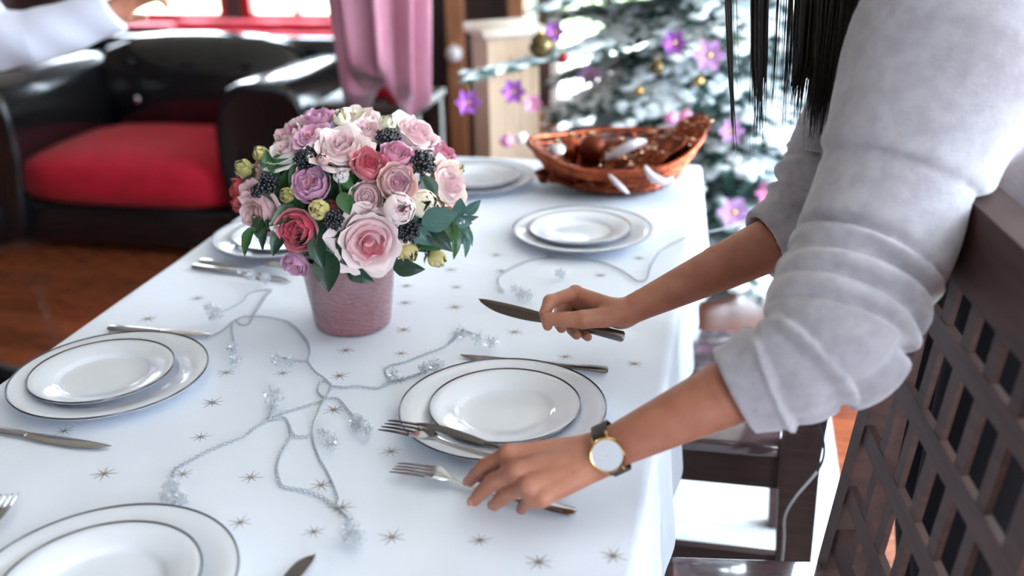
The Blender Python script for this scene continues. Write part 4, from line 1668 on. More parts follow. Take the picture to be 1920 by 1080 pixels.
part('base', rbox((-.74, -.46, .03), (.74, .42, .21), .03), 'leather', ac)
for sx in (-1, 1):
    V, F = [], []
    prof = []
    for k in range(24):
        a = 2 * PI * k / 24
        # rounded arm: bulging top, straighter flanks
        x, z = math.cos(a), math.sin(a)
        prof.append((.165 * math.copysign(abs(x) ** .6, x) * (1 if z < 0 else 1.12), .40 + (.31 if z > 0 else .37) * math.copysign(abs(z) ** .6, z)))
    ys = [(-.50, .86), (-.52, .97), (-.49, 1.0), (-.2, 1.0), (.2, 1.0), (.45, .98), (.47, .9)]
    for y, s_ in ys:
        for x, z in prof: V.append((sx * .61 + x * s_, y, .40 + (z - .40) * s_ - .04 * (y + .5) * (z > .4)))
    n = len(prof)
    for i in range(len(ys) - 1):
        for k in range(n): F.append((i * n + k, i * n + (k + 1) % n, (i + 1) * n + (k + 1) % n, (i + 1) * n + k))
    F += [tuple(range(n))[::-1], tuple((len(ys) - 1) * n + k for k in range(n))]
    part('armrest', new_mesh('armrest', V, F), 'leather', ac)
bme = rbox((-.47, .12, .28), (.47, .40, .735), .06, puff=.03)
part('backrest', bme, 'leather', ac)
part('back_frame', rbox((-.70, .38, .1), (.70, .50, .72), .05), 'leather', ac)
part('seat_cushion', rbox((-.46, -.50, .20), (.44, .16, .40), .03, puff=.022), 'red', ac)
for sx in (-1, 1):
    for y in (-.42, .42):
        MB().lathe([(.03, 0), (.035, .05)], 12, True).build('foot', 'darkcab', ac, loc=(sx * .66, y, 0))
for i in range(3):
    for j in range(2):
        MB().ball((-.26 + .26 * i, .10, .50 + .16 * j), (.016, .008, .016), 10, 6).build('button', 'silver' if (i, j) in ((0, 0), (2, 0)) else 'leather', ac)

# red throw over the window seat
def throw_mesh():
    V, F = [], []
    for j in range(25):
        for i in range(41):
            u, v = i / 40, j / 24
            x = -3.55 + 1.25 * u
            sag = .05 * math.sin(u * 7) + .03 * math.sin(u * 17)
            if v < .25: y, z = RY1 - .02 - .15 * v / .25, .512                       # over the sill
            elif v < .32: y, z = RY1 - .17 - .015 * (v - .25) / .07, .512 - .050 * (v - .25) / .07
            elif v < .55: y, z = RY1 - .185 - .155 * (v - .32) / .23, .462           # over the bench
            else: y, z = RY1 - .346 - .008 * math.sin(u * 25), .455 - (v - .55) / .45 * (.16 + sag * 1.2)
            V.append((x, y, z + .003 * math.sin(u * 30 + v * 5)))
    for j in range(24):
        for i in range(40):
            a = j * 41 + i
            F.append((a, a + 1, a + 42, a + 41))
    return new_mesh('throw', V, F)


ws = thing('window_bench', 'dark wooden bench below the red framed windows', 'bench', (-3.3, RY1 - .17, 0))
link('bench_top', rbox((-.95, -.15, .405), (.95, .15, .45), .008, 1), 'darkcab', ws)
for sx in (-.85, 0, .85): MB().box((sx - .03, -.13, 0), (sx + .03, .13, .405)).build('bench_leg', 'darkcab', ws, smooth=False)
th = link('throw_blanket', throw_mesh(), 'red')
md = th.modifiers.new('thick', 'SOLIDIFY')
md.thickness = .012
tag(th, 'red throw blanket draped over the bench below the windows', 'blanket')

# pink drape hung from a rod
dr = thing('pink_drape', 'long gathered pink satin drape hanging behind the bouquet', 'drape', (0, 0, 0))
DP = deep(712, 60, 2.95)
DP.z = 0
dr.location = DP
V, F = [], []
nz, na = 30, 120
for j in range(nz + 1):
    v = j / nz
    z = .80 + (2.40 - .80) * v
    for k in range(na):
        a = 2 * PI * k / na
        wd = (.105 + .035 * min(1, v * 3.2)) * (1 - .25 * max(0, v - .6))
        fold = .028 * math.cos(9 * a + .8 * math.sin(3 * v)) + .012 * math.cos(17 * a + 2 * v)
        zz = z + (0 if j else 0) - (1 - min(1, v * 4)) * .07 * math.cos(2 * a + .4) + (1 - min(1, v * 6)) * .03 * math.cos(9 * a)
        V.append(((wd + fold) * math.cos(a), (.05 + fold * .8) * math.sin(a), zz))
for j in range(nz):
    for k in range(na): F.append((j * na + k, j * na + (k + 1) % na, (j + 1) * na + (k + 1) % na, (j + 1) * na + k))
F.append(tuple(range(na))[::-1])
F.append(tuple(nz * na + k for k in range(na)))
link('gathered_fabric', new_mesh('gathered_fabric', V, F), 'drape', dr)
MB().tube([(0, 0, 2.36), (0, 0, RH)], .012, 10).build('hanger', 'oak', dr)

# tall dark cabinet with pale wooden corner posts
cb = thing('display_cabinet', 'tall dark wooden cabinet with a pale wooden post', 'cabinet', (-1.36, 4.72, 0))
MB().box((-.42, -.2, .06), (.42, .2, 2.1)).build('body', 'darkcab', cb, smooth=False)
pp = deep(851, 150, 4.56)
MB().box((pp.x + 1.36 - .036, -.27, 0), (pp.x + 1.36 + .036, -.2, 2.1)).build('post', 'oak', cb, smooth=False)
MB().box((.38, -.27, 0), (.45, -.2, 2.1)).build('post', 'oak', cb, smooth=False)
pb = deep(851, 101, 4.515)
pb.y = 4.45 - .038
bauble('bauble', pb, .037, 'orn_white', 'pearl white bauble hanging on the pale wooden post', group='bauble on the cabinet')
MB().box((-.46, -.28, 2.1), (.46, .24, 2.16)).build('cornice', 'darkcab', cb, smooth=False)
MB().box((-.44, -.22, 0), (.44, .22, .06)).build('plinth', 'darkcab', cb, smooth=False)
for sx in (-.2, .2):
    MB().box((sx - .18, -.215, .12), (sx + .18, -.2, 2.02)).build('door_leaf', 'darkcab', cb, smooth=False)

# cream pedestal
pe = thing('pedestal', 'cream wooden pedestal with a flat top beside the fir tree', 'pedestal', (0, 0, 0), .55)
q = PED
pe.location = (q.x, q.y, 0)
hh = q.z
MB().box((-.082, -.082, .0), (.082, .082, hh - .03)).build('shaft', 'cream', pe, smooth=False)
link('top_slab', rbox((-.103, -.103, hh - .03), (.103, .103, hh), .005, 1), 'creamtop', pe)
MB().box((-.095, -.095, 0), (.095, .095, .05)).build('base', 'cream', pe, smooth=False)

# low sideboard with candle and red boxes behind the bouquet
sb = thing('side_table', 'low dark side table behind the bouquet', 'side table', (-1.22, 3.42, 0))
link('tabletop', rbox((-.19, -.17, .63), (.19, .17, .66), .005, 1), 'darkcab', sb)
for sx in (-1, 1):
    for sy in (-1, 1): MB().box((sx * .16 - .02, sy * .14 - .02, 0), (sx * .16 + .02, sy * .14 + .02, .63)).build('leg', 'darkcab', sb, smooth=False)
cn = thing('candle', 'white pillar candle on the side table below the pink drape', 'candle', (-1.30, 3.36, .66))
MB().lathe([(.001, 0), (.022, 0), (.022, .12), (.018, .125), (.001, .118)], 20).build('wax', 'wax', cn)
MB().tube([(0, 0, .115), (.001, 0, .132)], .001, 5).build('wick', 'darkcab', cn)


def gift(loc, s_, rz, label):
    t = thing('gift_box', label, 'gift box', loc, rz, 'red gift boxes on the side table')
    link('box', rbox((-s_[0], -s_[1], 0), (s_[0], s_[1], s_[2] * .8), .003, 1), 'redpaint', t)
    link('lid', rbox((-s_[0] - .003, -s_[1] - .003, s_[2] * .8), (s_[0] + .003, s_[1] + .003, s_[2]), .003, 1), 'redpaint', t)


gift((-1.21, 3.42, .66), (.04, .04, .10), .3, 'taller red gift box beside the white candle')
gift((-1.10, 3.34, .66), (.045, .05, .055), -.2, 'flat red gift box at the end of the side table')


# ------------------------------------------------------------------ the woman laying the table
HH = .0016


def finger(fd, pts, r, k=.004):
    fd.chain(pts, r, k)


# --- left hand (with the watch), seen from the back, fingers bent down to the cloth
LW = at(1122, 852, 0.796)
LE = deep(1565, 640, 1.06)                       # elbow
Lmc = {'i': at(952, 851, 0.807), 'm': at(968, 884, 0.805), 'r': at(990, 912, 0.798), 'p': at(1016, 934, 0.787)}
Lf = {}
Lf['i'] = [Lmc['i']]
for (px, py), L in (((908, 876), .036), ((891, 890), .022), ((881, 902), .017)): Lf['i'].append(bone(Lf['i'][-1], px, py, L))
Lf['m'] = [Lmc['m']]
for (px, py), L in (((925, 903), .038), ((902, 923), .025), ((890, 938), .017)): Lf['m'].append(bone(Lf['m'][-1], px, py, L))
Lf['r'] = [Lmc['r']]
for (px, py), L in (((958, 922), .034), ((936, 938), .023), ((927, 947), .016)): Lf['r'].append(bone(Lf['r'][-1], px, py, L))
Lf['p'] = [Lmc['p']]
for (px, py), L in (((993, 938), .026), ((982, 948), .017), ((978, 955), .014)): Lf['p'].append(bone(Lf['p'][-1], px, py, L))
for k_ in Lf:
    for p in Lf[k_]: p.z = max(p.z, TOP + .0125)
Lth = [LW + (Lmc['i'] - LW) * .18 + Vector((.0, .022, -.012)), LW + (Lmc['i'] - LW) * .62 + Vector((.0, .026, -.022)),
       Lmc['i'] + Vector((-.004, .022, -.034)), Lmc['i'] + Vector((-.03, .012, -.040))]


def hand_field(fd, W, E_, mc, fing, th, wrist_r, arm_pts, arm_r, flatn, kt=.008):
    fd.chain(arm_pts, arm_r, .01, flat=(flatn, .86))
    base = {}
    ax = (mc['m'] - W).normalized()
    side = (mc['p'] - mc['i'])
    side = (side - ax * side.dot(ax)).normalized()
    for i, key in enumerate('imrp'):
        b = W + side * (-.014 + .0095 * i) + ax * .004
        base[key] = b
        fd.chain([b, b + (mc[key] - b) * .5, mc[key]], [wrist_r * .62, .0118, .0098 if key != 'p' else .0088], .010)
    # palm fill below the back of the hand
    nrm = side.cross(ax).normalized()
    if nrm.dot(flatn) > 0: nrm = -nrm
    c = (mc['m'] + mc['r']) / 2 * .55 + W * .45 + nrm * .010
    fd.chain([W + nrm * .004 + ax * .012, (mc['i'] + mc['m']) / 2 + nrm * .010], [.015, .011], .010)
    fd.chain([W + nrm * .005 + ax * .012 + side * .008, (mc['r'] + mc['p']) / 2 + nrm * .009], [.015, .0105], .010)
    # thumb
    fd.chain([W + (th[0] - W) * .3, th[0], th[1]], [.013, .0145, .0125], .010)
    fd.chain([th[1], th[2], th[3]], [.0118, .0105, .0088], .004)
    rr = {'i': (.0098, .0088, .0080, .0068), 'm': (.0100, .0090, .0082, .0070), 'r': (.0096, .0086, .0078, .0066), 'p': (.0086, .0076, .0068, .0060)}
    for key in 'imrp':
        finger(fd, fing[key], rr[key], .0035)
        for j in (0, 1):                        # knuckles
            fd.ell(fing[key][j], (rr[key][j] * 1.06,) * 3, .004)


arm_mid = LW + (LE - LW) * .55
allp = list(Lmc.values()) + [p for q in Lf.values() for p in q] + Lth + [LW, LE]
lo = np.min([np.array(p) for p in allp], 0) - .03
hi = np.max([np.array(p) for p in allp], 0) + .03
hi[0] = min(hi[0], .09)
LFD = Field(lo, hi, HH)
upv = (CAM - LW).normalized()
hand_field(LFD, LW, LE, Lmc, Lf, Lth, .022, [LW, LW + (LE - LW) * .12, arm_mid, LE], [.0225, .0245, .035, .040], np.array(upv))
# tendons on the back of the hand
for key, a in (('i', .45), ('m', .5), ('r', .5)):
    b = LW + (Lmc[key] - LW) * .25 + upv * .0115
    LFD.chain([b, Lmc[key] + upv * .0062 - (Lmc[key] - LW) * .05], [.0018, .0028], .006)

# --- right hand gripping the knife, thumb side towards the camera
RW = deep(1168, 588, 1.395)
RE = deep(1500, 432, 1.43)
Rmc = {'i': deep(1079, 549, 1.425), 'm': deep(1094, 556, 1.450), 'r': deep(1108, 568, 1.468), 'p': deep(1122, 582, 1.478)}
Rf = {'i': [Rmc['i'], deep(1031, 565, 1.400), deep(1021, 588, 1.392), deep(1027, 611, 1.386)],
      'm': [Rmc['m'], deep(1052, 580, 1.442), deep(1046, 603, 1.418), deep(1053, 615, 1.396)],
      'r': [Rmc['r'], deep(1076, 596, 1.450), deep(1072, 618, 1.425), deep(1081, 628, 1.402)],
      'p': [Rmc['p'], deep(1098, 608, 1.450), deep(1094, 625, 1.430), deep(1102, 632, 1.408)]}
Rth = [deep(1142, 594, 1.382), deep(1093, 599, 1.372), deep(1055, 599, 1.374), deep(1027, 598, 1.380)]
allp = list(Rmc.values()) + [p for q in Rf.values() for p in q] + Rth + [RW, RE]
lo = np.min([np.array(p) for p in allp], 0) - .03
hi = np.max([np.array(p) for p in allp], 0) + .03
RFD = Field(lo, hi, HH)
hand_field(RFD, RW, RE, Rmc, Rf, Rth, .021, [RW, RW + (RE - RW) * .12, RW + (RE - RW) * .55, RE], [.0205, .0225, .0345, .044], np.array(Vector((.1, .9, .5)).normalized()))

# --- rest of the body: head, neck, trunk, upper arms (coarser, mostly under the clothes)
SL, SR_ = Vector((.215, 1.185, 1.20)), Vector((.235, 1.498, 1.190))
NECK = Vector((.19, 1.365, 1.255))
HEAD = Vector((.075, 1.375, 1.425))
HIP = Vector((.42, 1.40, .93))
BFD = Field((-.08, 1.0, .78), (.78, 1.75, 1.62), .005)
BFD.chain([HIP, Vector((.38, 1.375, 1.05)), Vector((.29, 1.365, 1.17))], [.13, .115, .125], .03, flat=(np.array((.5, 0, .86)), .68))
BFD.chain([SL, NECK, SR_], [.05, .055, .05], .04)
BFD.chain([NECK, HEAD + Vector((.03, 0, -.06))], [.052, .05], .02)
BFD.chain([SL + Vector((.02, .03, 0)), deep(1690, 335, 1.135), deep(1618, 490, 1.10), LE], [.05, .046, .043, .042], .02)
BFD.chain([SR_, deep(1575, 285, 1.41), RE + Vector((.006, .004, .005))], [.05, .046, .042], .02)
# head: face looks down and towards the table (-x)
fwd = Vector((-.80, -.02, -.60)).normalized()
hup = Vector((-.60, 0, .80)).normalized()
hup = (hup - fwd * hup.dot(fwd)).normalized()
hsd = fwd.cross(hup).normalized()
HR = np.array([[fwd[i], hsd[i], hup[i]] for i in range(3)])
hp = lambda f, s_, u: HEAD + fwd * f + hsd * s_ + hup * u
BFD.ell(HEAD + hup * .025 - fwd * .01, (.098, .076, .088), .02, rot=HR)
BFD.ell(hp(.03, 0, -.045), (.062, .058, .068), .025, rot=HR)          # face
BFD.ell(hp(.052, 0, -.098), (.026, .028, .020), .02, rot=HR)          # chin
BFD.chain([hp(.09, 0, .012), hp(.108, 0, -.032)], [.008, .013], .012)   # nose
BFD.chain([hp(.083, -.03, .03), hp(.083, .03, .03)], [.012, .012], .015)  # brow
BFD.chain([hp(.083, -.017, -.066), hp(.090, 0, -.064), hp(.083, .017, -.066)], [.006, .008, .006], .006)
for s_ in (-1, 1):
    BFD.ell(hp(.083, s_ * .032, .005), (.014, .017, .012), .006, rot=HR, sub=True)
    BFD.ell(hp(-.005, s_ * .078, -.015), (.020, .010, .032), .006, rot=HR)
wm = thing('person', 'woman in a pale grey knit sweater with long dark hair, bending to lay cutlery', 'person', (.42, 1.40, 0))
WI = Matrix.Translation(-wm.location)


def wlink(name, me, m_):
    o = link(name, me, m_, wm)
    o.matrix_basis = WI.copy()
    return o


body = wlink('body', field_mesh('body', [BFD, LFD, RFD]), 'skin')
for s_ in (-1, 1):
    e = MB().ball(hp(.074, s_ * .032, .004), .0125, 14, 10).build('eye', 'eye', wm)
    e.matrix_basis = WI.copy()
    i_ = MB().ball(hp(.0835, s_ * .032, .003), (.0045, .006, .006), 10, 8).build('iris', 'iris', e)
mth = MB().tube([hp(.0905, -.022, -.067), hp(.098, 0, -.0655), hp(.0905, .022, -.067)], [.001, .0045, .001], 8).build('lips', 'lip', wm)
mth.matrix_basis = WI.copy()
# nails
for a, b, r in ((Lf['i'][2], Lf['i'][3], .0062), (Lf['m'][2], Lf['m'][3], .0064), (Lf['r'][2], Lf['r'][3], .006), (Lf['p'][2], Lf['p'][3], .005)):
    d = (b - a).normalized()
    up_ = upv + Vector((-.3, 0, .4))
    up_ = (up_ - d * up_.dot(d)).normalized()
    nm = MB().ball((0, 0, 0), (r * 1.15, r * .8, r * .25), 10, 6).mesh('nail')
    nm.materials.append(MT['nail'])
    o = link('nail', nm, None, wm)
    o.matrix_basis = WI @ frame(d, up_, b + d * .0005 + up_ * r * .92)

# --- sweater
SW = Field((-.02, .86, .74), (.72, 1.78, 1.36), .0036)
armn = np.array((.5, 0, .86))


def nz(a, b, c): return np.sin(a * 31 + 1.3) * np.sin(b * 27 + .4) * np.sin(c * 29 + 2.1)


CUFL = LW + (LE - LW) * .585
cdir = (CUFL - LE).normalized()
e1 = Vector((0, 0, 1)) - cdir * cdir.z
e1.normalize()
e2 = cdir.cross(e1)
Lpts = [SL + Vector((.02, .03, .0)), deep(1690, 335, 1.135), deep(1618, 490, 1.10), deep(1568, 630, 1.066), deep(1500, 690, 1.065), CUFL + cdir * .0]
Lrad = [.112, .094, .080, .076, .064, .049]
Llen = [0]
for a, b in zip(Lpts, Lpts[1:]): Llen.append(Llen[-1] + (b - a).length)


def sleeve_disp(s0, s1, amp, step, seed, seamx=None, c1=e1, c2=e2, cam_from=None):
    "cloth creases across a pushed up sleeve, a seam and a plain cuff band"
    r = random.Random(seed)
    v_ = (CAM - cam_from).normalized()
    ac0 = math.atan2(v_.dot(c2), v_.dot(c1))
    cr = []
    q = s0
    i = 0
    while q < s1 - .050:
        for side in (-1.1, .35, 2.2):
            cr.append((q + r.uniform(-.008, .008), ac0 + side + r.uniform(-.45, .45), r.uniform(.65, 1.15), r.uniform(-.012, .016), amp * r.uniform(.55, 1.1), r.uniform(.0045, .0075)))
        q += step

    def f(arc, off):
        u = off[0] * c1[0] + off[1] * c1[1] + off[2] * c1[2]
        v = off[0] * c2[0] + off[1] * c2[1] + off[2] * c2[2]
        ang = np.arctan2(v, u)
        d = .0035 * np.sin(arc * 21 + 1.5 * ang) * np.clip(arc / .05, 0, 1) * np.clip((s1 - .03 - arc) / .03, 0, 1)
        for sc_, ac, hw, sl, dep, wd in cr:
            da = np.mod(ang - ac + PI, 2 * PI) - PI
            x = arc - sc_ - sl * da
            en = np.exp(-(da / hw) ** 2)
            d = d + en * (-dep * np.exp(-(x / wd) ** 2) + .5 * dep * np.exp(-((x - wd * 2.1) / (wd * 1.7)) ** 2))
        if seamx is not None:
            d = d - .0040 * np.exp(-((arc - seamx) / .0045) ** 2) + .003 * np.exp(-((arc - seamx + .014) / .012) ** 2)
        d = d - .0025 * np.exp(-((arc - (s1 - .038)) / .004) ** 2)
        return d
    return f


SW.chain([HIP + Vector((.02, 0, .0)), Vector((.40, 1.375, 1.04)), Vector((.31, 1.365, 1.155))], [.165, .16, .17], .03, flat=(armn, .72), clip=[(HIP + Vector((.44, 0, -.9)) * .03, Vector((.44, 0, -.9)))],
         disp=lambda arc, off: .006 * np.sin(arc * 34 + off[1] * 22) * np.sin(off[1] * 26 + 1) + .004 * np.sin(arc * 70 + off[1] * 11))
SW.chain([SL + Vector((.02, .03, 0)), NECK + Vector((.05, 0, -.03)), SR_ + Vector((0, -.02, 0))], [.108, .085, .090], .05)
SW.chain(Lpts, Lrad, .022, disp=sleeve_disp(Llen[2] + .005, Llen[-1], .0135, .027, 3, seamx=Llen[1], cam_from=LE), clip=[(CUFL, cdir)], m=.04)
CUFR = RW + (RE - RW) * .80
rdir = (CUFR - RE).normalized()
f1 = Vector((0, 0, 1)) - rdir * rdir.z
f1.normalize()
f2 = rdir.cross(f1)
Rpts = [SR_, deep(1575, 285, 1.41), RE + Vector((.015, .01, .012)), CUFR]
Rrad = [.092, .074, .066, .0535]
Rlen = [0]
for a, b in zip(Rpts, Rpts[1:]): Rlen.append(Rlen[-1] + (b - a).length)
SW.chain(Rpts, Rrad, .022, disp=sleeve_disp(Rlen[1], Rlen[-1], .010, .024, 8, c1=f1, c2=f2, cam_from=RE), clip=[(CUFR, rdir)], m=.04)
# openings: cuffs, collar and hem
SW.chain([LE, LW], [.0475, .030], .01, sub=True)
SW.chain([RE + (CUFR - RE) * .3, CUFR + rdir * .06], [.044, .0435], .01, sub=True)
SW.chain([NECK + (HEAD - NECK) * .12, HEAD], [.064, .075], .01, sub=True)
def press(fd, origin, rz, x0, x1, y0, y1, z0, z1, lean=.125, gap=.001, soft=.012):
    "the knit is dented where it rests against a chair back"
    c, s_ = math.cos(rz), math.sin(rz)
    sl, X, Y, Z = fd.block((-.1, 1.0, .85), (.5, 1.8, 1.2))
    lx = c * (X - origin[0]) + s_ * (Y - origin[1]) - np.maximum(0, Z - origin[2] - .45) * lean
    ly = -s_ * (X - origin[0]) + c * (Y - origin[1]) + 0 * Z
    qx, qy, qz = np.abs(lx - (x0 + x1) / 2) - (x1 - x0) / 2, np.abs(ly - (y0 + y1) / 2) - (y1 - y0) / 2, np.abs(Z - origin[2] - (z0 + z1) / 2) - (z1 - z0) / 2 + 0 * ly
    d = np.sqrt(np.maximum(qx, 0) ** 2 + np.maximum(qy, 0) ** 2 + np.maximum(qz, 0) ** 2) + np.minimum(np.maximum(qx, np.maximum(qy, qz)), 0) - gap
    d1, d2 = fd.d[sl], -d
    h = np.clip(.5 - .5 * (d2 - d1) / soft, 0, 1)
    fd.d[sl] = d2 * (1 - h) + d1 * h + soft * h * (1 - h)


press(SW, (.018, 1.003, .0045), .13, .168, .215, -.245, .245, .96, 1.058)
press(SW, (.018, 1.003, .0045), .13, .170, .240, .200, .243, .45, 1.058)
press(SW, (-.058, 1.790, .0045), 0, .168, .215, -.245, .245, .96, 1.058)
press(SW, (-.058, 1.790, .0045), 0, .170, .240, -.243, -.200, .45, 1.058)
wlink('sweater', field_mesh('sweater', [SW]), 'knit')

# --- trousers and shoes
TR = Field((.16, 1.12, .05), (.68, 1.68, 1.08), .008)
for s_ in (-1, 1):
    TR.chain([HIP + Vector((.0, s_ * .085, -.02)), Vector((.375, 1.40 + s_ * .095, .52)), Vector((.41, 1.40 + s_ * .10, .09))], [.115, .092, .062], .02)
TR.chain([HIP + Vector((-.02, 0, .06)), HIP + Vector((0, 0, -.04))], [.145, .14], .05, flat=(np.array((1., 0, 0)), .8))
wlink('trousers', field_mesh('trousers', [TR]), 'trouser')
SH = Field((.20, 1.17, 0.0), (.60, 1.64, .16), .006)
for s_ in (-1, 1):
    y = 1.40 + s_ * .105
    SH.chain([Vector((.455, y, .045)), Vector((.39, y, .040)), Vector((.30, y, .032))], [.042, .042, .030], .01, clip=[((0, 0, .003), (0, 0, -1))])
    SH.chain([Vector((.445, y, .04)), Vector((.442, y, .10))], [.045, .05], .02)
wlink('shoes', field_mesh('shoes', [SH]), 'shoe')

# --- hair: cap on the head and long strands hanging down beside the face
HC = Field(np.array(HEAD) - .16, np.array(HEAD) + .16, .004)
HC.ell(HEAD + hup * .032 - fwd * .022, (.106, .088, .096), .01, rot=HR, )
HC.chain([hp(-.04, 0, -.01), hp(-.055, 0, -.075)], [.070, .046], .03)
HC.ell(hp(.10, 0, -.045), (.085, .055, .075), .01, rot=HR, sub=True)
hair = wlink('hair', field_mesh('hair', [HC]), 'hair')
rnd = random.Random(21)
mb = MB()


def lock(x0, x1, yend, dep, n, w0, w1, r0, ragged=40):
    "strands that leave the side of the head and hang straight down"
    for k in range(n):
        q = rnd.uniform(-1, 1)
        dd = dep + rnd.uniform(-.035, .035)
        f = .095 - .15 * min(1, max(0, (x0 + q * w0 - 1360) / 250))
        crown = hp(f * .4 - .02, rnd.uniform(-.02, .02), .130)
        top = hp(f, -.094 + abs(f) * .25 + rnd.uniform(-.006, .006), .035 + rnd.uniform(-.01, .01))
        a = deep(x0 + q * w0, -60, dd)
        m1 = deep((x0 + x1) / 2 + q * (w0 + w1) / 2 + rnd.uniform(-3, 3), yend * .45, dd)
        e = deep(x1 + q * w1 + rnd.uniform(-4, 4), yend - rnd.uniform(0, ragged), dd)
        P = smooth_path([crown, (crown + top) / 2 + (-hsd if hsd.y > 0 else hsd) * .012 + hup * .018, top, top + (a - top) * .5, a, m1, e], 5)
        nP = len(P)
        mb.tube(P, [r0 * (1 if i < nP * .6 else max(.12, 1 - (i / nP - .6) / .4)) * rnd.uniform(.9, 1.1) for i in range(nP)], 5)


HCC = HEAD + hup * .032 - fwd * .022
for k in range(420):                              # strands combed over the head to the nape
    sgn = rnd.uniform(-1, 1)
    P = []
    for q in range(8):
        t_ = .15 + 2.0 * q / 7
        P.append(HCC + (hup * math.cos(t_) * .099 - fwd * math.sin(t_) * .109 * math.cos(sgn * 1.2) + hsd * math.sin(t_) * math.sin(sgn * 1.2) * .098) * 1.04)
    P.append(P[-1] + (NECK - P[-1]) * .25 - fwd * .012)
    mb.tube(P, [.0018] * 7 + [.0014, .0006], 4)
lock(1364, 1376, 300, 1.30, 16, 6, 3, .0014, 60)
lock(1372, 1384, 220, 1.30, 5, 10, 8, .0006, 60)
lock(1426, 1424, 262, 1.29, 60, 17, 10, .0018, 120)
lock(1430, 1416, 300, 1.29, 12, 14, 14, .0008, 60)
lock(1472, 1456, 290, 1.28, 18, 16, 18, .0007, 80)
lock(1492, 1478, 240, 1.28, 26, 16, 14, .0010, 90)
lock(1540, 1512, 236, 1.27, 120, 45, 30, .0024, 100)
lock(1575, 1540, 262, 1.26, 120, 45, 24, .0026, 80)
lock(1545, 1525, 292, 1.27, 26, 35, 26, .0008, 60)
lock(1610, 1575, 225, 1.25, 90, 30, 20, .0026, 80)
st_ = mb.build('hair_strands', 'hair', wm, sharp=None)
st_.matrix_basis = WI.copy()
tag(st_, kind='stuff')

# --- wrist watch
wax_ = (LE - LW).normalized()
wc = LW + wax_ * .016
nrm = (CAM - wc).normalized() + Vector((0, -.22, -.10))
nrm = (nrm - wax_ * nrm.dot(wax_)).normalized()
wt = thing('wrist_watch', 'gold rimmed wrist watch with a white dial and a dark strap on the left wrist', 'watch', matrix=zframe(nrm, wax_, wc))
n = 48
V, F = [], []
for k in range(n):
    a = 2 * PI * k / n
    r = .0268
    c, s_ = math.cos(a), math.sin(a)
    for x, rr_ in ((-.009, r), (.009, r), (.009, r + .0022), (-.009, r + .0022)):
        V.append((x, s_ * rr_ * 1.04, c * rr_ * .98))
for k in range(n):
    for j in range(4):
        a, b = k * 4 + j, k * 4 + (j + 1) % 4
        F.append((a, b, ((k + 1) % n) * 4 + (j + 1) % 4, ((k + 1) % n) * 4 + j))
link('strap', new_mesh('strap', V, F, True, 40), 'strap', wt)
cz = .0285
cs = MB().lathe([(.001, cz - .001), (.0172, cz - .001), (.0192, cz + .001), (.0195, cz + .005), (.0182, cz + .0072), (.0172, cz + .0066), (.001, cz + .0058)], 48).build('case', 'gold', wt)
MB().lathe([(.0005, cz + .0068), (.0168, cz + .0066), (.0170, cz + .0060)], 48).build('dial', 'dial', cs)
MB().tube([(-.0195, 0, cz + .0035), (-.0225, 0, cz + .0035)], .0018, 8).build('crown', 'gold', cs)
for sy in (-1, 1):
    for sx in (-1, 1):
        MB().tube([(sx * .0085, sy * .014, cz + .003), (sx * .0088, sy * .0205, cz + .001), (sx * .0088, sy * .0225, cz - .004)], [.0016, .0016, .0013], 8).build('lug', 'gold', cs)

# --- cutlery held in the hands
ka, kb_ = deep(1171, 632, 1.412), deep(897, 564, 1.462)
M_ = frame(kb_ - ka, (CAM - ka), ka)
knife('steel table knife held up in the right hand', M_, (kb_ - ka).length, 'steel_dark')
ga = Lmc['i'] + Vector((.055, .012, -.030))
gb = at(722, 808, .752)
fork('steel fork held in the hand with the watch, tines over the plate rim', frame(gb - ga, (0, -.2, 1), ga), (gb - ga).length)
ga = Lmc['i'] + Vector((.05, .018, -.022))
gb = at(783, 795, .775)
knife('narrow steel knife held in the hand with the watch above the plate', mirror_y(frame(gb - ga, (.2, -.6, 1), ga)) @ Matrix.Diagonal((1, .55, 1, 1)), (gb - ga).length, 'steel_dark')

# ------------------------------------------------------------------ second person, reaching in beyond the armchair side of the table
p2 = thing('person', 'person in a pale lilac long sleeved top reaching out beside the armchair', 'person', (-2.12, 2.2, 0))
P2I = Matrix.Translation(-p2.location)
D2 = 2.5
hnd, wr, el, sh = deep(252, -4, D2), deep(206, 24, D2), deep(-10, 76, D2), Vector((-2.0, 2.16, 1.36))
BF2 = Field((-2.5, 1.85, .8), (-1.40, 2.55, 1.85), .006)
cx = Vector((-2.12, 2.2, 0))
BF2.chain([cx + Vector((0, 0, .95)), cx + Vector((0, 0, 1.35))], [.15, .15], .03, flat=(np.array((1., 0, 0)), .62))
BF2.chain([cx + Vector((0, 0, 1.38)), cx + Vector((.02, 0, 1.52))], [.06, .055], .03)
BF2.ell(cx + Vector((.03, 0, 1.64)), (.098, .078, .12), .02)
BF2.chain([cx + Vector((.125, 0, 1.65)), cx + Vector((.14, 0, 1.615))], [.008, .014], .012)
BF2.chain([cx + Vector((.10, 0, 1.56)), cx + Vector((.09, 0, 1.545))], [.03, .03], .02)
for s_ in (-1, 1): BF2.ell(cx + Vector((.02, s_ * .08, 1.63)), (.02, .010, .03), .006)
BF2.chain([sh, el, wr], [.05, .042, .028], .02)
hd2 = Field(np.array(hnd) - .12, np.array(hnd) + .14, .0028)
hv = (hnd - wr).normalized()
sv = Vector((.15, -.75, .55)) - hv * hv.dot(Vector((.15, -.75, .55)))
sv.normalize()
pv = hv.cross(sv)
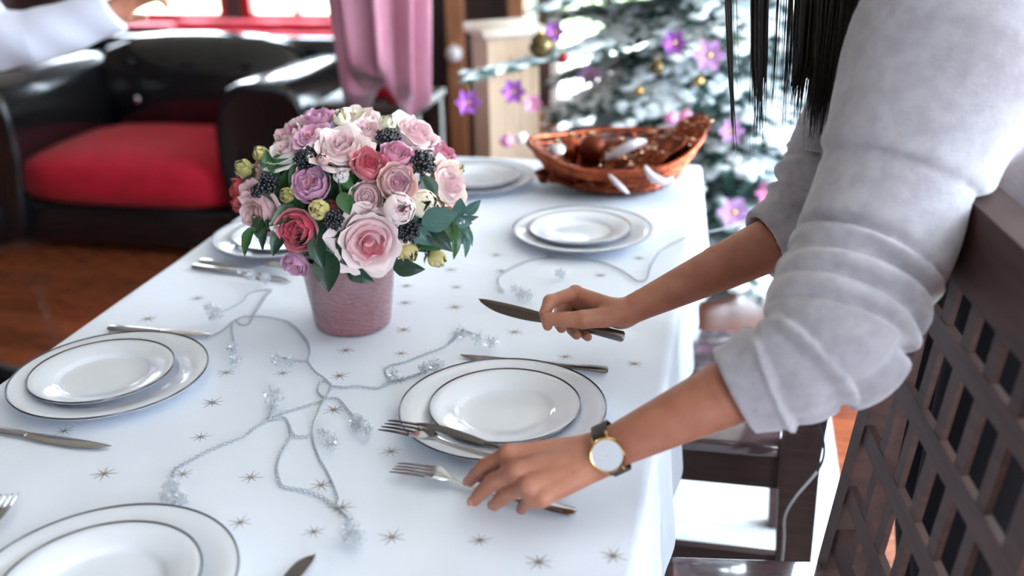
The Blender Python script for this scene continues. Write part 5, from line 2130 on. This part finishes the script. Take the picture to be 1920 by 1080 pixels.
for i in range(4):
    b = wr + hv * .075 + sv * (-.028 + .018 * i)
    hd2.chain([wr - hv * .03, wr + sv * (-.012 + .008 * i), b], [.026, .020, .0105], .012)
    d1 = (hv + Vector((0, 0, -.25))).normalized()
    d2_ = (hv + Vector((0, 0, -.8))).normalized()
    hd2.chain([b, b + d1 * .036, b + d1 * .036 + d2_ * .024, b + d1 * .03 + d2_ * .040 - hv * .01], [.0102, .0092, .0082, .007], .004)
hd2.chain([wr + sv * -.02, wr + hv * .04 - sv * .04 + Vector((0, 0, -.015)), wr + hv * .075 - sv * .035 + Vector((0, 0, -.035))], [.016, .0125, .009], .006)


def p2link(name, me, m_):
    o = link(name, me, m_, p2)
    o.matrix_basis = P2I.copy()


p2link('body', field_mesh('body', [BF2, hd2]), 'skin')
S2 = Field((-2.5, 1.85, .80), (-1.40, 2.55, 1.56), .006)
S2.chain([cx + Vector((0, 0, .90)), cx + Vector((0, 0, 1.15)), cx + Vector((0, 0, 1.36))], [.195, .18, .19], .03, flat=(np.array((1., 0, 0)), .66),
         disp=lambda arc, off: .005 * np.sin(arc * 40 + off[1] * 20))
S2.chain([cx + Vector((0, -.17, 1.40)), cx + Vector((0, .17, 1.40))], [.075, .075], .04)
mid2 = deep(60, 70, D2)
S2.chain([sh + Vector((-.03, 0, 0)), el, mid2, wr + (wr - el).normalized() * .02], [.085, .072, .066, .050], .02,
         disp=lambda arc, off: .0025 * np.sin(arc * 42 + off[2] * 38) * np.sin(arc * 17) * np.clip(arc / .1, 0, 1), clip=[(wr + hv * .012, hv)])
oa = cx + Vector((-.02, .23, 1.36))
S2.chain([oa, oa + Vector((0, .03, -.28)), oa + Vector((.03, .02, -.50))], [.075, .06, .05], .02)
S2.chain([cx + Vector((.02, 0, 1.47)), cx + Vector((.03, 0, 1.62))], [.066, .066], .01, sub=True)
p2link('long_sleeved_top', field_mesh('long_sleeved_top', [S2]), 'lilac')
T2 = Field((-2.4, 1.95, .03), (-1.9, 2.45, 1.05), .009)
for s_ in (-1, 1):
    T2.chain([cx + Vector((0, s_ * .09, .93)), cx + Vector((.0, s_ * .10, .5)), cx + Vector((-.01, s_ * .10, .08))], [.10, .07, .055], .02)
p2link('trousers', field_mesh('trousers', [T2]), 'trouser')
SH2 = Field((-2.4, 1.95, 0.0), (-1.85, 2.45, .14), .007)
for s_ in (-1, 1):
    SH2.chain([cx + Vector((-.02, s_ * .10, .045)), cx + Vector((.15, s_ * .10, .034))], [.046, .032], .01, clip=[((0, 0, .003), (0, 0, -1))])
p2link('shoes', field_mesh('shoes', [SH2]), 'shoe')
H2 = Field(np.array(cx + Vector((.03, 0, 1.66))) - .17, np.array(cx + Vector((.03, 0, 1.66))) + .17, .006)
H2.ell(cx + Vector((.012, 0, 1.675)), (.105, .09, .112), .01)
H2.ell(cx + Vector((.13, 0, 1.61)), (.085, .07, .085), .01, sub=True)
p2link('hair', field_mesh('hair', [H2]), 'hair')

# ------------------------------------------------------------------ loose cable hanging by the chair
PY0 = 1.790 - .241 - .0034                        # near face of the chair's back post
cbp = [Vector((.180, PY0, .80)), Vector((.168, PY0, .70)), Vector((.156, PY0, .62)), deep(1527, 770, 1.655), deep(1541, 812, 1.65), deep(1545, 850, 1.65), deep(1532, 884, 1.65),
       deep(1492, 932, 1.65), deep(1472, 968, 1.65), deep(1470, 1010, 1.65), deep(1465, 1062, 1.65)]
e = cbp[-1].copy()
cbp += [Vector((e.x - .004, e.y, e.z - .2)), Vector((e.x - .012, e.y, .03)), Vector((e.x - .05, e.y + .01, .0072)), Vector((e.x - .25, e.y + .03, .0072))]
cc = thing('power_cable', 'thin cable hanging down beside the chair nearer the fir tree', 'cable', (e.x, e.y, 0))
ci = Matrix.Translation(-cc.location)
sp = smooth_path(cbp, 8)
MB().tube([ci @ p for p in sp[:49]], .0021, 6).build('dark_lead', 'cable_dark', cc)
MB().tube([ci @ p for p in sp[48:]], .0026, 6).build('pale_lead', 'cable', cc)
